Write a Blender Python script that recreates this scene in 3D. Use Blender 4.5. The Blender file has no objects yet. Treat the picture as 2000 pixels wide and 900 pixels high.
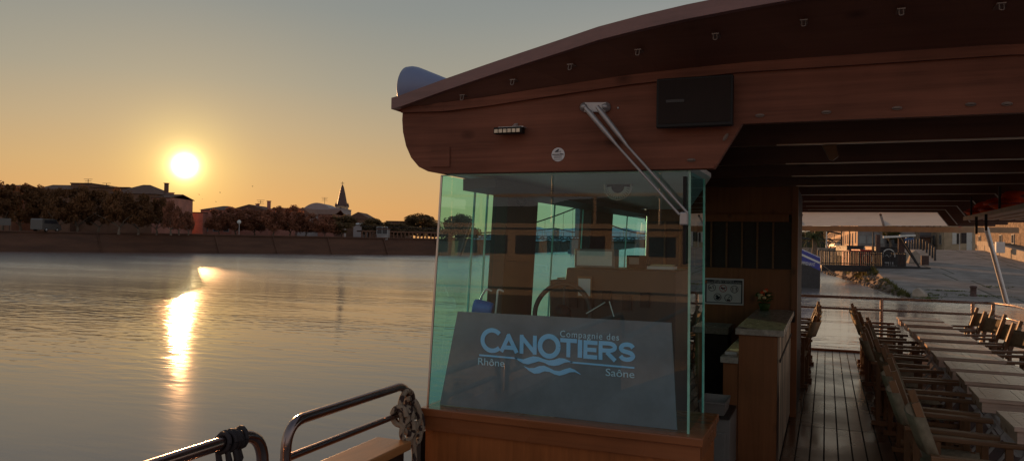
import bpy, bmesh, math, random
from math import radians as R, sin, cos, pi
from mathutils import Vector as V, Matrix, Euler
import numpy as np

random.seed(7)
scene = bpy.context.scene
col = scene.collection

# ------------------------------------------------------------------ camera
F = 1505.0                       # focal length in photo pixels (photo is 2000 wide)
CAM = V((0, 0, 1.75))
EUL = Matrix.Rotation(R(22.2), 3, 'Z') @ Matrix.Rotation(R(90 + 0.876), 3, 'X') @ Matrix.Rotation(R(1.0), 3, 'Z')
cam_d = bpy.data.cameras.new('camera')
cam = bpy.data.objects.new('camera', cam_d)
col.objects.link(cam)
cam.location = CAM
cam.rotation_euler = EUL.to_euler()
cam_d.sensor_width = 36
cam_d.lens = F / 2000 * 36
cam_d.clip_start = 0.05
cam_d.clip_end = 30000
scene.camera = cam

def ray(px, py):
    return EUL @ V(((px - 1000) / F, -(py - 450) / F, -1))
def onY(px, py, y):
    d = ray(px, py); return CAM + d * (y / d.y)
def onX(px, py, x):
    d = ray(px, py); return CAM + d * (x / d.x)
def onZ(px, py, z):
    d = ray(px, py); return CAM + d * ((z - CAM.z) / d.z)
def onD(px, py, D):
    return CAM + ray(px, py) * D          # depth D metres along the optical axis
def hor(px):
    return 473 + 0.0175 * (px - 1000)

# ------------------------------------------------------------------ materials
def nodes_of(m):
    m.use_nodes = True
    nt = m.node_tree
    nt.nodes.clear()
    return nt, nt.nodes, nt.links
def N(nt, t, **kw):
    n = nt.nodes.new(t)
    for k, v in kw.items():
        if k in n.inputs: n.inputs[k].default_value = v
        else: setattr(n, k, v)
    return n
def c4(c): return (c[0], c[1], c[2], 1)

def mat(name, c, rough=.5, metal=0, var=.25, scale=6, stretch=(1, 1, 1), bump=.0, spec=.5, translucent=0, detail=4, c2=None):
    m = bpy.data.materials.new(name)
    nt, ns, L = nodes_of(m)
    out = N(nt, 'ShaderNodeOutputMaterial')
    b = N(nt, 'ShaderNodeBsdfPrincipled')
    b.inputs['Roughness'].default_value = rough
    b.inputs['Metallic'].default_value = metal
    b.inputs['Specular IOR Level'].default_value = spec
    tc = N(nt, 'ShaderNodeTexCoord'); mp = N(nt, 'ShaderNodeMapping')
    mp.inputs['Scale'].default_value = stretch
    L.new(tc.outputs['Object'], mp.inputs['Vector'])
    n1 = N(nt, 'ShaderNodeTexNoise'); n1.inputs['Scale'].default_value = scale
    n1.inputs['Detail'].default_value = detail; n1.inputs['Roughness'].default_value = .65
    L.new(mp.outputs[0], n1.inputs['Vector'])
    rp = N(nt, 'ShaderNodeValToRGB')
    if c2 is None: c2 = [min(1, x * (1 + var)) for x in c]
    lo = [x * (1 - var) for x in c]
    rp.color_ramp.elements[0].position = .32; rp.color_ramp.elements[0].color = c4(lo)
    rp.color_ramp.elements[1].position = .68; rp.color_ramp.elements[1].color = c4(c2)
    L.new(n1.outputs['Fac'], rp.inputs[0])
    L.new(rp.outputs[0], b.inputs['Base Color'])
    # uneven roughness
    mr = N(nt, 'ShaderNodeMapRange'); mr.inputs['To Min'].default_value = max(.03, rough - .08); mr.inputs['To Max'].default_value = min(1, rough + .12)
    L.new(n1.outputs['Fac'], mr.inputs['Value']); L.new(mr.outputs[0], b.inputs['Roughness'])
    if bump:
        bp = N(nt, 'ShaderNodeBump'); bp.inputs['Strength'].default_value = bump; bp.inputs['Distance'].default_value = .02
        L.new(n1.outputs['Fac'], bp.inputs['Height']); L.new(bp.outputs[0], b.inputs['Normal'])
    if translucent:
        tr = N(nt, 'ShaderNodeBsdfTranslucent'); L.new(rp.outputs[0], tr.inputs['Color'])
        mx = N(nt, 'ShaderNodeMixShader'); mx.inputs[0].default_value = translucent
        L.new(b.outputs[0], mx.inputs[1]); L.new(tr.outputs[0], mx.inputs[2]); L.new(mx.outputs[0], out.inputs['Surface'])
    else:
        L.new(b.outputs[0], out.inputs['Surface'])
    return m

def wood(name, c, axis='X', rough=.45, var=.3, spec=.4, knots=True, streak=26, lens=1.2):
    """varnished wood: grain streaks drawn out along one axis, broad tone shifts, a few dark knots"""
    m = bpy.data.materials.new(name)
    nt, ns, L = nodes_of(m)
    out = N(nt, 'ShaderNodeOutputMaterial'); b = N(nt, 'ShaderNodeBsdfPrincipled')
    b.inputs['Specular IOR Level'].default_value = spec
    tc = N(nt, 'ShaderNodeTexCoord'); mp = N(nt, 'ShaderNodeMapping')
    s = [streak] * 3; s['XYZ'.index(axis)] = lens
    mp.inputs['Scale'].default_value = s
    L.new(tc.outputs['Object'], mp.inputs['Vector'])
    n1 = N(nt, 'ShaderNodeTexNoise'); n1.inputs['Scale'].default_value = 1.0; n1.inputs['Detail'].default_value = 6; n1.inputs['Roughness'].default_value = .7; n1.inputs['Distortion'].default_value = .4
    L.new(mp.outputs[0], n1.inputs['Vector'])
    n2 = N(nt, 'ShaderNodeTexNoise'); n2.inputs['Scale'].default_value = 2.2; n2.inputs['Detail'].default_value = 3
    L.new(tc.outputs['Object'], n2.inputs['Vector'])
    ad = N(nt, 'ShaderNodeMath', operation='MULTIPLY_ADD'); ad.inputs[1].default_value = .55
    h = N(nt, 'ShaderNodeMath', operation='MULTIPLY'); h.inputs[1].default_value = .45
    L.new(n2.outputs['Fac'], h.inputs[0]); L.new(n1.outputs['Fac'], ad.inputs[0]); L.new(h.outputs[0], ad.inputs[2])
    rp = N(nt, 'ShaderNodeValToRGB')
    rp.color_ramp.elements[0].position = .33; rp.color_ramp.elements[0].color = c4([x * (1 - var) for x in c])
    rp.color_ramp.elements[1].position = .67; rp.color_ramp.elements[1].color = c4([x * (1 + var) for x in c])
    L.new(ad.outputs[0], rp.inputs[0])
    last = rp.outputs[0]
    if knots:
        vo = N(nt, 'ShaderNodeTexVoronoi'); vo.inputs['Scale'].default_value = 2.6
        mk = N(nt, 'ShaderNodeMapping'); ks = [1.6] * 3; ks['XYZ'.index(axis)] = 1.0
        mk.inputs['Scale'].default_value = ks
        L.new(tc.outputs['Object'], mk.inputs['Vector']); L.new(mk.outputs[0], vo.inputs['Vector'])
        kr = N(nt, 'ShaderNodeMapRange'); kr.inputs['From Min'].default_value = .03; kr.inputs['From Max'].default_value = .16; kr.inputs['To Min'].default_value = .45; kr.inputs['To Max'].default_value = 1
        L.new(vo.outputs['Distance'], kr.inputs['Value'])
        mu = N(nt, 'ShaderNodeMixRGB', blend_type='MULTIPLY'); mu.inputs[0].default_value = 1
        L.new(rp.outputs[0], mu.inputs[1]); L.new(kr.outputs[0], mu.inputs[2]); last = mu.outputs[0]
    L.new(last, b.inputs['Base Color'])
    mr = N(nt, 'ShaderNodeMapRange'); mr.inputs['To Min'].default_value = rough - .1; mr.inputs['To Max'].default_value = rough + .14
    L.new(n2.outputs['Fac'], mr.inputs['Value']); L.new(mr.outputs[0], b.inputs['Roughness'])
    bp = N(nt, 'ShaderNodeBump'); bp.inputs['Strength'].default_value = .12; bp.inputs['Distance'].default_value = .004
    L.new(n1.outputs['Fac'], bp.inputs['Height']); L.new(bp.outputs[0], b.inputs['Normal'])
    L.new(b.outputs[0], out.inputs['Surface'])
    return m

def glass(name, tint, refl=.07, rough=.0, dirt=.0, film=0.0, film_c=(.6, .7, .7)):
    m = bpy.data.materials.new(name)
    nt, ns, L = nodes_of(m)
    out = N(nt, 'ShaderNodeOutputMaterial')
    tr = N(nt, 'ShaderNodeBsdfTransparent'); tr.inputs['Color'].default_value = c4(tint)
    gl = N(nt, 'ShaderNodeBsdfGlossy'); gl.inputs['Roughness'].default_value = rough
    gl.inputs['Color'].default_value = (.95, 1, 1, 1)
    lw = N(nt, 'ShaderNodeLayerWeight'); lw.inputs['Blend'].default_value = .35
    mr = N(nt, 'ShaderNodeMapRange'); mr.inputs['To Min'].default_value = refl; mr.inputs['To Max'].default_value = .75
    pw = N(nt, 'ShaderNodeMath', operation='POWER'); pw.inputs[1].default_value = 2.5
    L.new(lw.outputs['Facing'], pw.inputs[0]); L.new(pw.outputs[0], mr.inputs['Value'])
    mx = N(nt, 'ShaderNodeMixShader')
    L.new(mr.outputs[0], mx.inputs[0]); L.new(tr.outputs[0], mx.inputs[1]); L.new(gl.outputs[0], mx.inputs[2])
    last = mx
    if film:
        df = N(nt, 'ShaderNodeBsdfDiffuse'); df.inputs['Color'].default_value = c4(film_c)
        nz = N(nt, 'ShaderNodeTexNoise'); nz.inputs['Scale'].default_value = 1.5; nz.inputs['Detail'].default_value = 5
        tc = N(nt, 'ShaderNodeTexCoord'); L.new(tc.outputs['Object'], nz.inputs['Vector'])
        m2 = N(nt, 'ShaderNodeMapRange'); m2.inputs['From Min'].default_value = .3; m2.inputs['From Max'].default_value = .75; m2.inputs['To Min'].default_value = film * .4; m2.inputs['To Max'].default_value = film * 1.5
        L.new(nz.outputs['Fac'], m2.inputs['Value'])
        mx2 = N(nt, 'ShaderNodeMixShader'); L.new(m2.outputs[0], mx2.inputs[0]); L.new(mx.outputs[0], mx2.inputs[1]); L.new(df.outputs[0], mx2.inputs[2]); last = mx2
    L.new(last.outputs[0], out.inputs['Surface'])
    return m

def leafmat(name, c, tl=.35):
    return mat(name, c, .6, var=.5, scale=.9, translucent=tl, spec=.2)

M = {}
M['fascia'] = wood('fascia_wood', (.185, .068, .041), 'X', .55, .45, spec=.12, lens=.8)
M['slab'] = wood('trim_board', (.24, .125, .11), 'X', .45, .2, knots=False)
M['soffit'] = wood('soffit_wood', (.13, .055, .036), 'X', .5, .25)
M['base'] = wood('base_wood', (.34, .105, .03), 'Z', .3, .35, lens=1.5)
M['cap'] = wood('cap_wood', (.26, .085, .03), 'X', .25, .25)
M['capY'] = wood('gunwale_wood', (.40, .17, .06), 'Y', .28, .3)
M['pillarwood'] = wood('pillar_wood', (.045, .022, .014), 'Z', .4, .35)
M['ceil'] = wood('ceiling_wood', (.12, .055, .034), 'X', .3, .35)
M['beam'] = wood('beam_wood', (.13, .058, .036), 'X', .35, .3)
M['wall'] = wood('bar_wall_wood', (.26, .095, .032), 'Z', .4, .3)
M['dark'] = mat('dark_interior', (.03, .022, .018), .5, var=.3)
M['black'] = mat('black_plastic', (.012, .009, .008), .55, var=.3, spec=.3)
M['screenoff'] = mat('screen_glass', (.022, .013, .010), .7, var=.2, spec=.2)
M['steel'] = mat('stainless_steel', (.27, .20, .185), .2, 1.0, var=.12, scale=9)
M['alu'] = mat('aluminium_edge', (.62, .58, .52), .3, .8, var=.1)
M['satin'] = mat('satin_metal', (.60, .58, .56), .35, .6, var=.12)
M['copper'] = mat('painted_rail', (.40, .30, .26), .25, .85, var=.15)
M['white'] = mat('white_paint', (.7, .68, .62), .45, var=.08)
M['floormat'] = mat('floor_mat', (.075, .034, .026), .9, var=.25, scale=8)
M['wiper'] = mat('wiper_metal', (.40, .37, .36), .35, .5, var=.15)
M['hook'] = mat('dull_metal', (.22, .16, .13), .5, .4, var=.2)
M['loosestone'] = mat('loose_stone', (.15, .11, .08), .9, var=.5, scale=2.5, bump=.4)
M['tableleg'] = mat('table_leg_paint', (.34, .32, .30), .5, var=.2)
M['shipreflect'] = mat('ship_hull_reflection', (.12, .07, .045), .5, var=.3, scale=1.5, stretch=(4, 4, .6))  # dark upright streaks of the water reflection, put into the hull colour
M['foredeck'] = mat('foredeck_paint', (.17, .16, .165), .55, var=.15, scale=2)
M['offwhite'] = mat('offwhite_board', (.74, .73, .70), .5, var=.08, scale=2)
M['brass'] = mat('brass', (.7, .42, .16), .25, 1.0, var=.1)
M['chairwood'] = wood('chair_wood', (.21, .10, .045), 'X', .38, .35, knots=False)
M['chairdark'] = wood('chair_post_wood', (.20, .095, .042), 'Z', .38, .35, knots=False)
M['canvas'] = mat('chair_canvas', (.34, .27, .18), .85, var=.2, scale=30, translucent=.3, bump=.2)
M['table'] = wood('table_wood', (.56, .39, .30), 'X', .26, .4, knots=False, streak=40)
M['tablegroove'] = mat('table_groove', (.02, .012, .008), .7)
M['panel'] = mat('logo_board', (.21, .20, .22), .5, var=.15)
M['logo'] = mat('logo_blue', (.36, .66, 1.0), .5, var=.03)
M['logopale'] = mat('logo_pale', (.62, .76, .88), .5, var=.05)
M['frontglass'] = glass('windscreen_glass', (.82, .98, .98), .05, film=.03, film_c=(.50, .50, .52))
M['sideglass'] = glass('window_glass', (.37, .92, 1.0), .04)
M['edgeglass'] = mat('glass_edge', (.25, .55, .42), .12, var=.3, scale=5, spec=.8)
M['rope'] = mat('rope', (.36, .29, .21), .9, var=.3, scale=60)
M['ropedark'] = mat('rope_fleck', (.05, .03, .025), .9)
M['strap'] = mat('black_strap', (.02, .012, .012), .7, var=.3)
M['stone'] = mat('counter_stone', (.38, .34, .29), .22, var=.3, scale=22)
M['paper'] = mat('paper', (.66, .62, .60), .7, var=.06)
M['ink'] = mat('ink', (.02, .02, .03), .6)
M['red'] = mat('red_print', (.45, .05, .04), .6)
M['orange'] = mat('life_jacket_fabric', (1.0, .13, .03), .6, var=.12, scale=14, bump=.3, translucent=.3)
M['tan'] = mat('rack_edge', (.60, .40, .22), .5, var=.15)
M['cream'] = mat('awning_canvas', (.80, .72, .62), .8, var=.06, scale=3, translucent=.5)
M['valance'] = mat('awning_valance', (.45, .28, .16), .8, var=.15)
M['cowl'] = mat('horn_paint', (.17, .20, .31), .4, var=.1, scale=2)
M['plastic'] = mat('plastic_tub', (.24, .215, .195), .45, var=.08)
M['green'] = leafmat('plant_leaf', (.07, .12, .03))
M['petal'] = mat('petal', (.75, .5, .25), .6, var=.5, scale=40)
M['bluepaint'] = mat('blue_hull_paint', (.05, .06, .30), .35, var=.2)
M['hullblack'] = mat('black_hull_paint', (.03, .028, .028), .4, var=.4)
M['chairblue'] = mat('blue_vinyl', (.07, .16, .42), .4, var=.15)

# bamboo / striped counter front
def striped(name):
    m = bpy.data.materials.new(name); nt, ns, L = nodes_of(m)
    out = N(nt, 'ShaderNodeOutputMaterial'); b = N(nt, 'ShaderNodeBsdfPrincipled'); b.inputs['Roughness'].default_value = .5
    tc = N(nt, 'ShaderNodeTexCoord'); mp = N(nt, 'ShaderNodeMapping'); mp.inputs['Scale'].default_value = (1, 5, .3)
    n1 = N(nt, 'ShaderNodeTexNoise'); n1.inputs['Scale'].default_value = 1.6; n1.inputs['Detail'].default_value = 3
    L.new(tc.outputs['Object'], mp.inputs[0]); L.new(mp.outputs[0], n1.inputs['Vector'])
    rp = N(nt, 'ShaderNodeValToRGB')
    rp.color_ramp.elements[0].position = .38; rp.color_ramp.elements[0].color = (.06, .03, .018, 1)
    rp.color_ramp.elements[1].position = .6; rp.color_ramp.elements[1].color = (.74, .55, .38, 1)
    L.new(n1.outputs['Fac'], rp.inputs[0]); L.new(rp.outputs[0], b.inputs['Base Color']); L.new(b.outputs[0], out.inputs[0])
    return m
M['striped'] = striped('striped_slats')

def deckmat():
    m = bpy.data.materials.new('deck_planks'); nt, ns, L = nodes_of(m)
    out = N(nt, 'ShaderNodeOutputMaterial'); b = N(nt, 'ShaderNodeBsdfPrincipled'); b.inputs['Specular IOR Level'].default_value = .45
    tc = N(nt, 'ShaderNodeTexCoord')
    sx = N(nt, 'ShaderNodeSeparateXYZ'); L.new(tc.outputs['Object'], sx.inputs[0])
    W = .112
    dv = N(nt, 'ShaderNodeMath', operation='DIVIDE'); dv.inputs[1].default_value = W; L.new(sx.outputs['X'], dv.inputs[0])
    fr = N(nt, 'ShaderNodeMath', operation='FRACT'); L.new(dv.outputs[0], fr.inputs[0])
    gp = N(nt, 'ShaderNodeMath', operation='COMPARE'); gp.inputs[1].default_value = .5; gp.inputs[2].default_value = .445; L.new(fr.outputs[0], gp.inputs[0])
    fl = N(nt, 'ShaderNodeMath', operation='FLOOR'); L.new(dv.outputs[0], fl.inputs[0])
    # cross joints every 2.35 m
    dy = N(nt, 'ShaderNodeMath', operation='MULTIPLY_ADD'); dy.inputs[1].default_value = 1 / 1.75; dy.inputs[2].default_value = .35; L.new(sx.outputs['Y'], dy.inputs[0])
    fy = N(nt, 'ShaderNodeMath', operation='FRACT'); L.new(dy.outputs[0], fy.inputs[0])
    gy = N(nt, 'ShaderNodeMath', operation='COMPARE'); gy.inputs[1].default_value = .5; gy.inputs[2].default_value = .496; L.new(fy.outputs[0], gy.inputs[0])
    fly = N(nt, 'ShaderNodeMath', operation='FLOOR'); L.new(dy.outputs[0], fly.inputs[0])
    both = N(nt, 'ShaderNodeMath', operation='MULTIPLY'); L.new(gp.outputs[0], both.inputs[0]); L.new(gy.outputs[0], both.inputs[1])
    cb = N(nt, 'ShaderNodeCombineXYZ'); L.new(fl.outputs[0], cb.inputs[0]); L.new(fly.outputs[0], cb.inputs[1])
    wn = N(nt, 'ShaderNodeTexWhiteNoise', noise_dimensions='3D'); L.new(cb.outputs[0], wn.inputs['Vector'])
    mp = N(nt, 'ShaderNodeMapping'); mp.inputs['Scale'].default_value = (30, 1.5, 1); L.new(tc.outputs['Object'], mp.inputs[0])
    n1 = N(nt, 'ShaderNodeTexNoise'); n1.inputs['Scale'].default_value = 1; n1.inputs['Detail'].default_value = 5; L.new(mp.outputs[0], n1.inputs['Vector'])
    n2 = N(nt, 'ShaderNodeTexNoise'); n2.inputs['Scale'].default_value = 1.1; n2.inputs['Detail'].default_value = 4; L.new(tc.outputs['Object'], n2.inputs['Vector'])
    ad = N(nt, 'ShaderNodeMath', operation='ADD'); L.new(wn.outputs['Value'], ad.inputs[0]); L.new(n1.outputs['Fac'], ad.inputs[1])
    hf = N(nt, 'ShaderNodeMath', operation='MULTIPLY'); hf.inputs[1].default_value = .5; L.new(ad.outputs[0], hf.inputs[0])
    rp = N(nt, 'ShaderNodeValToRGB')
    rp.color_ramp.elements[0].position = .2; rp.color_ramp.elements[0].color = (.065, .030, .016, 1)
    rp.color_ramp.elements[1].position = .85; rp.color_ramp.elements[1].color = (.17, .085, .045, 1)
    L.new(hf.outputs[0], rp.inputs[0])
    mx = N(nt, 'ShaderNodeMixRGB'); mx.inputs[1].default_value = (.008, .005, .004, 1); L.new(both.outputs[0], mx.inputs[0]); L.new(rp.outputs[0], mx.inputs[2])
    L.new(mx.outputs[0], b.inputs['Base Color'])
    mr = N(nt, 'ShaderNodeMapRange'); mr.inputs['From Min'].default_value = .35; mr.inputs['From Max'].default_value = .65; mr.inputs['To Min'].default_value = .16; mr.inputs['To Max'].default_value = .38
    L.new(n2.outputs['Fac'], mr.inputs[0]); 
    mr2 = N(nt, 'ShaderNodeMapRange'); mr2.inputs['To Min'].default_value = .9; L.new(both.outputs[0], mr2.inputs['Value']); L.new(mr.outputs[0], mr2.inputs['To Max'])
    L.new(mr2.outputs[0], b.inputs['Roughness'])
    bp = N(nt, 'ShaderNodeBump'); bp.inputs['Strength'].default_value = .5; bp.inputs['Distance'].default_value = .004; L.new(both.outputs[0], bp.inputs['Height']); L.new(bp.outputs[0], b.inputs['Normal'])
    L.new(b.outputs[0], out.inputs[0])
    return m
M['deck'] = deckmat()

def watermat():
    m = bpy.data.materials.new('river_water'); nt, ns, L = nodes_of(m)
    out = N(nt, 'ShaderNodeOutputMaterial'); b = N(nt, 'ShaderNodeBsdfPrincipled')
    b.inputs['Base Color'].default_value = (.045, .045, .04, 1); b.inputs['IOR'].default_value = 1.6
    tc = N(nt, 'ShaderNodeTexCoord')
    def noise(scale, st, det, rgh=.55, dist=0):
        mp = N(nt, 'ShaderNodeMapping'); mp.inputs['Scale'].default_value = st; mp.inputs['Rotation'].default_value = (0, 0, R(-28)); L.new(tc.outputs['Object'], mp.inputs[0])
        n = N(nt, 'ShaderNodeTexNoise'); n.inputs['Scale'].default_value = scale; n.inputs['Detail'].default_value = det; n.inputs['Roughness'].default_value = rgh; n.inputs['Distortion'].default_value = dist
        L.new(mp.outputs[0], n.inputs['Vector']); return n
    fine = noise(2.2, (.5, 1.3, 1), 2, .5, .3)
    mid = noise(.55, (.6, 1.5, 1), 3, .5, .5)
    patch = noise(.035, (.35, 1.6, 1), 4, .6)
    pr = N(nt, 'ShaderNodeMapRange'); pr.inputs['From Min'].default_value = .44; pr.inputs['From Max'].default_value = .60; pr.inputs['To Min'].default_value = .10; pr.inputs['To Max'].default_value = 1.0
    L.new(patch.outputs['Fac'], pr.inputs['Value'])
    fm = N(nt, 'ShaderNodeMath', operation='MULTIPLY'); L.new(fine.outputs['Fac'], fm.inputs[0]); fg = N(nt, 'ShaderNodeMath', operation='MULTIPLY'); L.new(pr.outputs[0], fg.inputs[0])
    ad = N(nt, 'ShaderNodeMath', operation='MULTIPLY_ADD'); ad.inputs[1].default_value = .4; L.new(mid.outputs['Fac'], ad.inputs[0]); L.new(fm.outputs[0], ad.inputs[2])
    bp = N(nt, 'ShaderNodeBump'); bp.inputs['Strength'].default_value = .5; bp.inputs['Distance'].default_value = .046
    ln = N(nt, 'ShaderNodeVectorMath', operation='LENGTH'); L.new(tc.outputs['Object'], ln.inputs[0])
    gr = N(nt, 'ShaderNodeMapRange'); gr.inputs['From Min'].default_value = 14; gr.inputs['From Max'].default_value = 75; gr.inputs['To Min'].default_value = .7; gr.inputs['To Max'].default_value = 6.0
    L.new(ln.outputs['Value'], gr.inputs['Value']); L.new(gr.outputs[0], fg.inputs[1]); L.new(fg.outputs[0], fm.inputs[1])
    rr = N(nt, 'ShaderNodeMapRange'); rr.inputs['From Min'].default_value = 22; rr.inputs['From Max'].default_value = 62; rr.inputs['To Min'].default_value = .05; rr.inputs['To Max'].default_value = .20
    L.new(ln.outputs['Value'], rr.inputs['Value'])
    L.new(ad.outputs[0], bp.inputs['Height'])
    ns.remove(b)
    gl = N(nt, 'ShaderNodeBsdfGlossy'); gl.inputs['Color'].default_value = (1, .97, .95, 1); L.new(bp.outputs[0], gl.inputs['Normal']); L.new(rr.outputs[0], gl.inputs['Roughness'])
    df = N(nt, 'ShaderNodeBsdfDiffuse'); df.inputs['Color'].default_value = (.17, .148, .145, 1)
    fr = N(nt, 'ShaderNodeFresnel'); fr.inputs['IOR'].default_value = 1.75
    mx = N(nt, 'ShaderNodeMixShader'); L.new(fr.outputs[0], mx.inputs[0]); L.new(df.outputs[0], mx.inputs[1]); L.new(gl.outputs[0], mx.inputs[2]); L.new(mx.outputs[0], out.inputs[0])
    return m
M['water'] = watermat()

def pavemat():
    m = bpy.data.materials.new('ramp_paving'); nt, ns, L = nodes_of(m)
    out = N(nt, 'ShaderNodeOutputMaterial'); b = N(nt, 'ShaderNodeBsdfPrincipled'); b.inputs['Roughness'].default_value = .8
    tc = N(nt, 'ShaderNodeTexCoord')
    n1 = N(nt, 'ShaderNodeTexNoise'); n1.inputs['Scale'].default_value = .55; n1.inputs['Detail'].default_value = 7; n1.inputs['Roughness'].default_value = .7; L.new(tc.outputs['Object'], n1.inputs['Vector'])
    rp = N(nt, 'ShaderNodeValToRGB'); rp.color_ramp.elements[0].position = .33; rp.color_ramp.elements[0].color = (.135, .112, .095, 1); rp.color_ramp.elements[1].position = .68; rp.color_ramp.elements[1].color = (.33, .285, .25, 1)
    L.new(n1.outputs['Fac'], rp.inputs[0])
    n3 = N(nt, 'ShaderNodeTexNoise'); n3.inputs['Scale'].default_value = 1.2; L.new(tc.outputs['Object'], n3.inputs['Vector'])
    mxv = N(nt, 'ShaderNodeMixRGB'); mxv.inputs[0].default_value = .06; L.new(tc.outputs['Object'], mxv.inputs[1]); L.new(n3.outputs['Color'], mxv.inputs[2])
    mp = N(nt, 'ShaderNodeMapping'); mp.inputs['Rotation'].default_value = (0, 0, R(-4)); L.new(mxv.outputs[0], mp.inputs[0])
    br = N(nt, 'ShaderNodeTexBrick'); br.inputs['Scale'].default_value = 1; br.inputs['Mortar Size'].default_value = .07; br.inputs['Brick Width'].default_value = 6.2; br.inputs['Row Height'].default_value = 4.6; br.offset = .12
    br.inputs['Color1'].default_value = (1, 1, 1, 1); br.inputs['Color2'].default_value = (.86, .86, .86, 1); br.inputs['Mortar'].default_value = (.14, .17, .08, 1)
    L.new(mp.outputs[0], br.inputs['Vector'])
    mu = N(nt, 'ShaderNodeMixRGB', blend_type='MULTIPLY'); mu.inputs[0].default_value = 1; L.new(rp.outputs[0], mu.inputs[1]); L.new(br.outputs['Color'], mu.inputs[2])
    L.new(mu.outputs[0], b.inputs['Base Color'])
    bp = N(nt, 'ShaderNodeBump'); bp.inputs['Strength'].default_value = .4; bp.inputs['Distance'].default_value = .05; L.new(n1.outputs['Fac'], bp.inputs['Height']); L.new(bp.outputs[0], b.inputs['Normal'])
    L.new(b.outputs[0], out.inputs[0]); return m
M['pave'] = pavemat()

def stonemat(name, a, b_, scale):
    m = bpy.data.materials.new(name); nt, ns, L = nodes_of(m)
    out = N(nt, 'ShaderNodeOutputMaterial'); b = N(nt, 'ShaderNodeBsdfPrincipled'); b.inputs['Roughness'].default_value = .9
    tc = N(nt, 'ShaderNodeTexCoord'); vo = N(nt, 'ShaderNodeTexVoronoi'); vo.inputs['Scale'].default_value = scale; L.new(tc.outputs['Object'], vo.inputs['Vector'])
    rp = N(nt, 'ShaderNodeValToRGB'); rp.color_ramp.elements[0].color = c4(a); rp.color_ramp.elements[1].color = c4(b_)
    L.new(vo.outputs['Color'], rp.inputs[0])
    v2 = N(nt, 'ShaderNodeTexVoronoi', feature='DISTANCE_TO_EDGE'); v2.inputs['Scale'].default_value = scale; L.new(tc.outputs['Object'], v2.inputs['Vector'])
    mr = N(nt, 'ShaderNodeMapRange'); mr.inputs['From Max'].default_value = .1; mr.inputs['To Min'].default_value = .5; L.new(v2.outputs['Distance'], mr.inputs[0])
    mu = N(nt, 'ShaderNodeMixRGB', blend_type='MULTIPLY'); mu.inputs[0].default_value = 1; L.new(rp.outputs[0], mu.inputs[1]); L.new(mr.outputs[0], mu.inputs[2])
    L.new(mu.outputs[0], b.inputs['Base Color']); L.new(b.outputs[0], out.inputs[0]); return m
M['rubble'] = stonemat('rubble_masonry', (.13, .09, .06), (.36, .25, .17), 3.6)
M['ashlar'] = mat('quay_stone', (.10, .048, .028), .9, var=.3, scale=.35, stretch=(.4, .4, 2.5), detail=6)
M['kerbstone'] = mat('kerb_stone', (.38, .31, .24), .85, var=.3, scale=1.5, bump=.3)

M['farground'] = mat('far_ground', (.10, .08, .05), .9, var=.3, scale=.1)
M['nearground'] = mat('near_ground', (.17, .15, .12), .9, var=.3, scale=.3)
M['hill'] = mat('hill_green', (.045, .05, .025), .9, var=.4, scale=.05)
M['hillblue'] = mat('hazy_hill', (.62, .72, .76), .9, var=.08, scale=.002)  # valley haze is put into this pale bluish base colour
M['leaf_far'] = leafmat('far_foliage', (.18, .085, .035), .3)
M['leaf_mid'] = leafmat('haze_reddened_foliage', (.30, .125, .07), .3)  # reddish haze around the low sun is put into this leaf colour
M['leaf_dark'] = leafmat('dark_foliage', (.17, .11, .05), .3)
M['leaf_quay'] = leafmat('quay_foliage', (.10, .095, .03), .4)
M['palmleaf'] = leafmat('palm_leaf', (.07, .085, .03), .2)
M['bark'] = mat('bark', (.16, .12, .085), .9, var=.4, scale=5, bump=.4)
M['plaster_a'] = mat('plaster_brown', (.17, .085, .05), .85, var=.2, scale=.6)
M['plaster_b'] = mat('plaster_haze_pink', (.42, .18, .13), .85, var=.2, scale=.6)  # wall colour reddened and lifted to carry the same haze
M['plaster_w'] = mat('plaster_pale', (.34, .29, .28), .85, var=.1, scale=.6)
M['plaster_t'] = mat('plaster_tan', (.50, .38, .25), .85, var=.22, scale=.9)
M['plaster_g'] = mat('plaster_grey', (.26, .24, .23), .85, var=.2, scale=.9)
M['plaster_o'] = mat('plaster_ochre', (.56, .38, .24), .85, var=.2, scale=.7)
M['tile'] = mat('roof_tile', (.20, .095, .06), .85, var=.3, scale=3)
M['tiled'] = mat('roof_tile_dark', (.12, .06, .04), .85, var=.3, scale=3)
M['slate'] = mat('slate', (.10, .055, .045), .6, var=.3, scale=2)
M['pane'] = mat('window_dark', (.03, .03, .035), .15, var=.3)
M['shutter'] = mat('shutter_paint', (.32, .33, .32), .7, var=.1)
M['iron'] = mat('dark_iron', (.022, .018, .017), .55, var=.3)
M['rusty'] = mat('rusty_post', (.09, .05, .04), .8, var=.4, scale=8)
M['redpaint'] = mat('red_box_paint', (.50, .045, .025), .5, var=.15, scale=2)
M['sandbox'] = mat('ochre_box_paint', (.62, .36, .16), .6, var=.12)
M['carwhite'] = mat('pale_car_paint', (.45, .42, .40), .3, var=.05)
M['carsilver'] = mat('grey_car_paint', (.10, .09, .08), .3, var=.05)
M['signblue'] = mat('blue_sign', (.05, .12, .28), .5)
M['shipcream'] = mat('ship_cream_paint', (.52, .40, .29), .45, var=.1, scale=.7)
M['algae'] = mat('algae', (.10, .12, .025), .9, var=.5, scale=3)
M['lamplens'] = mat('lamp_lens', (.62, .5, .36), .2, .3, var=.3, scale=40)

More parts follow.
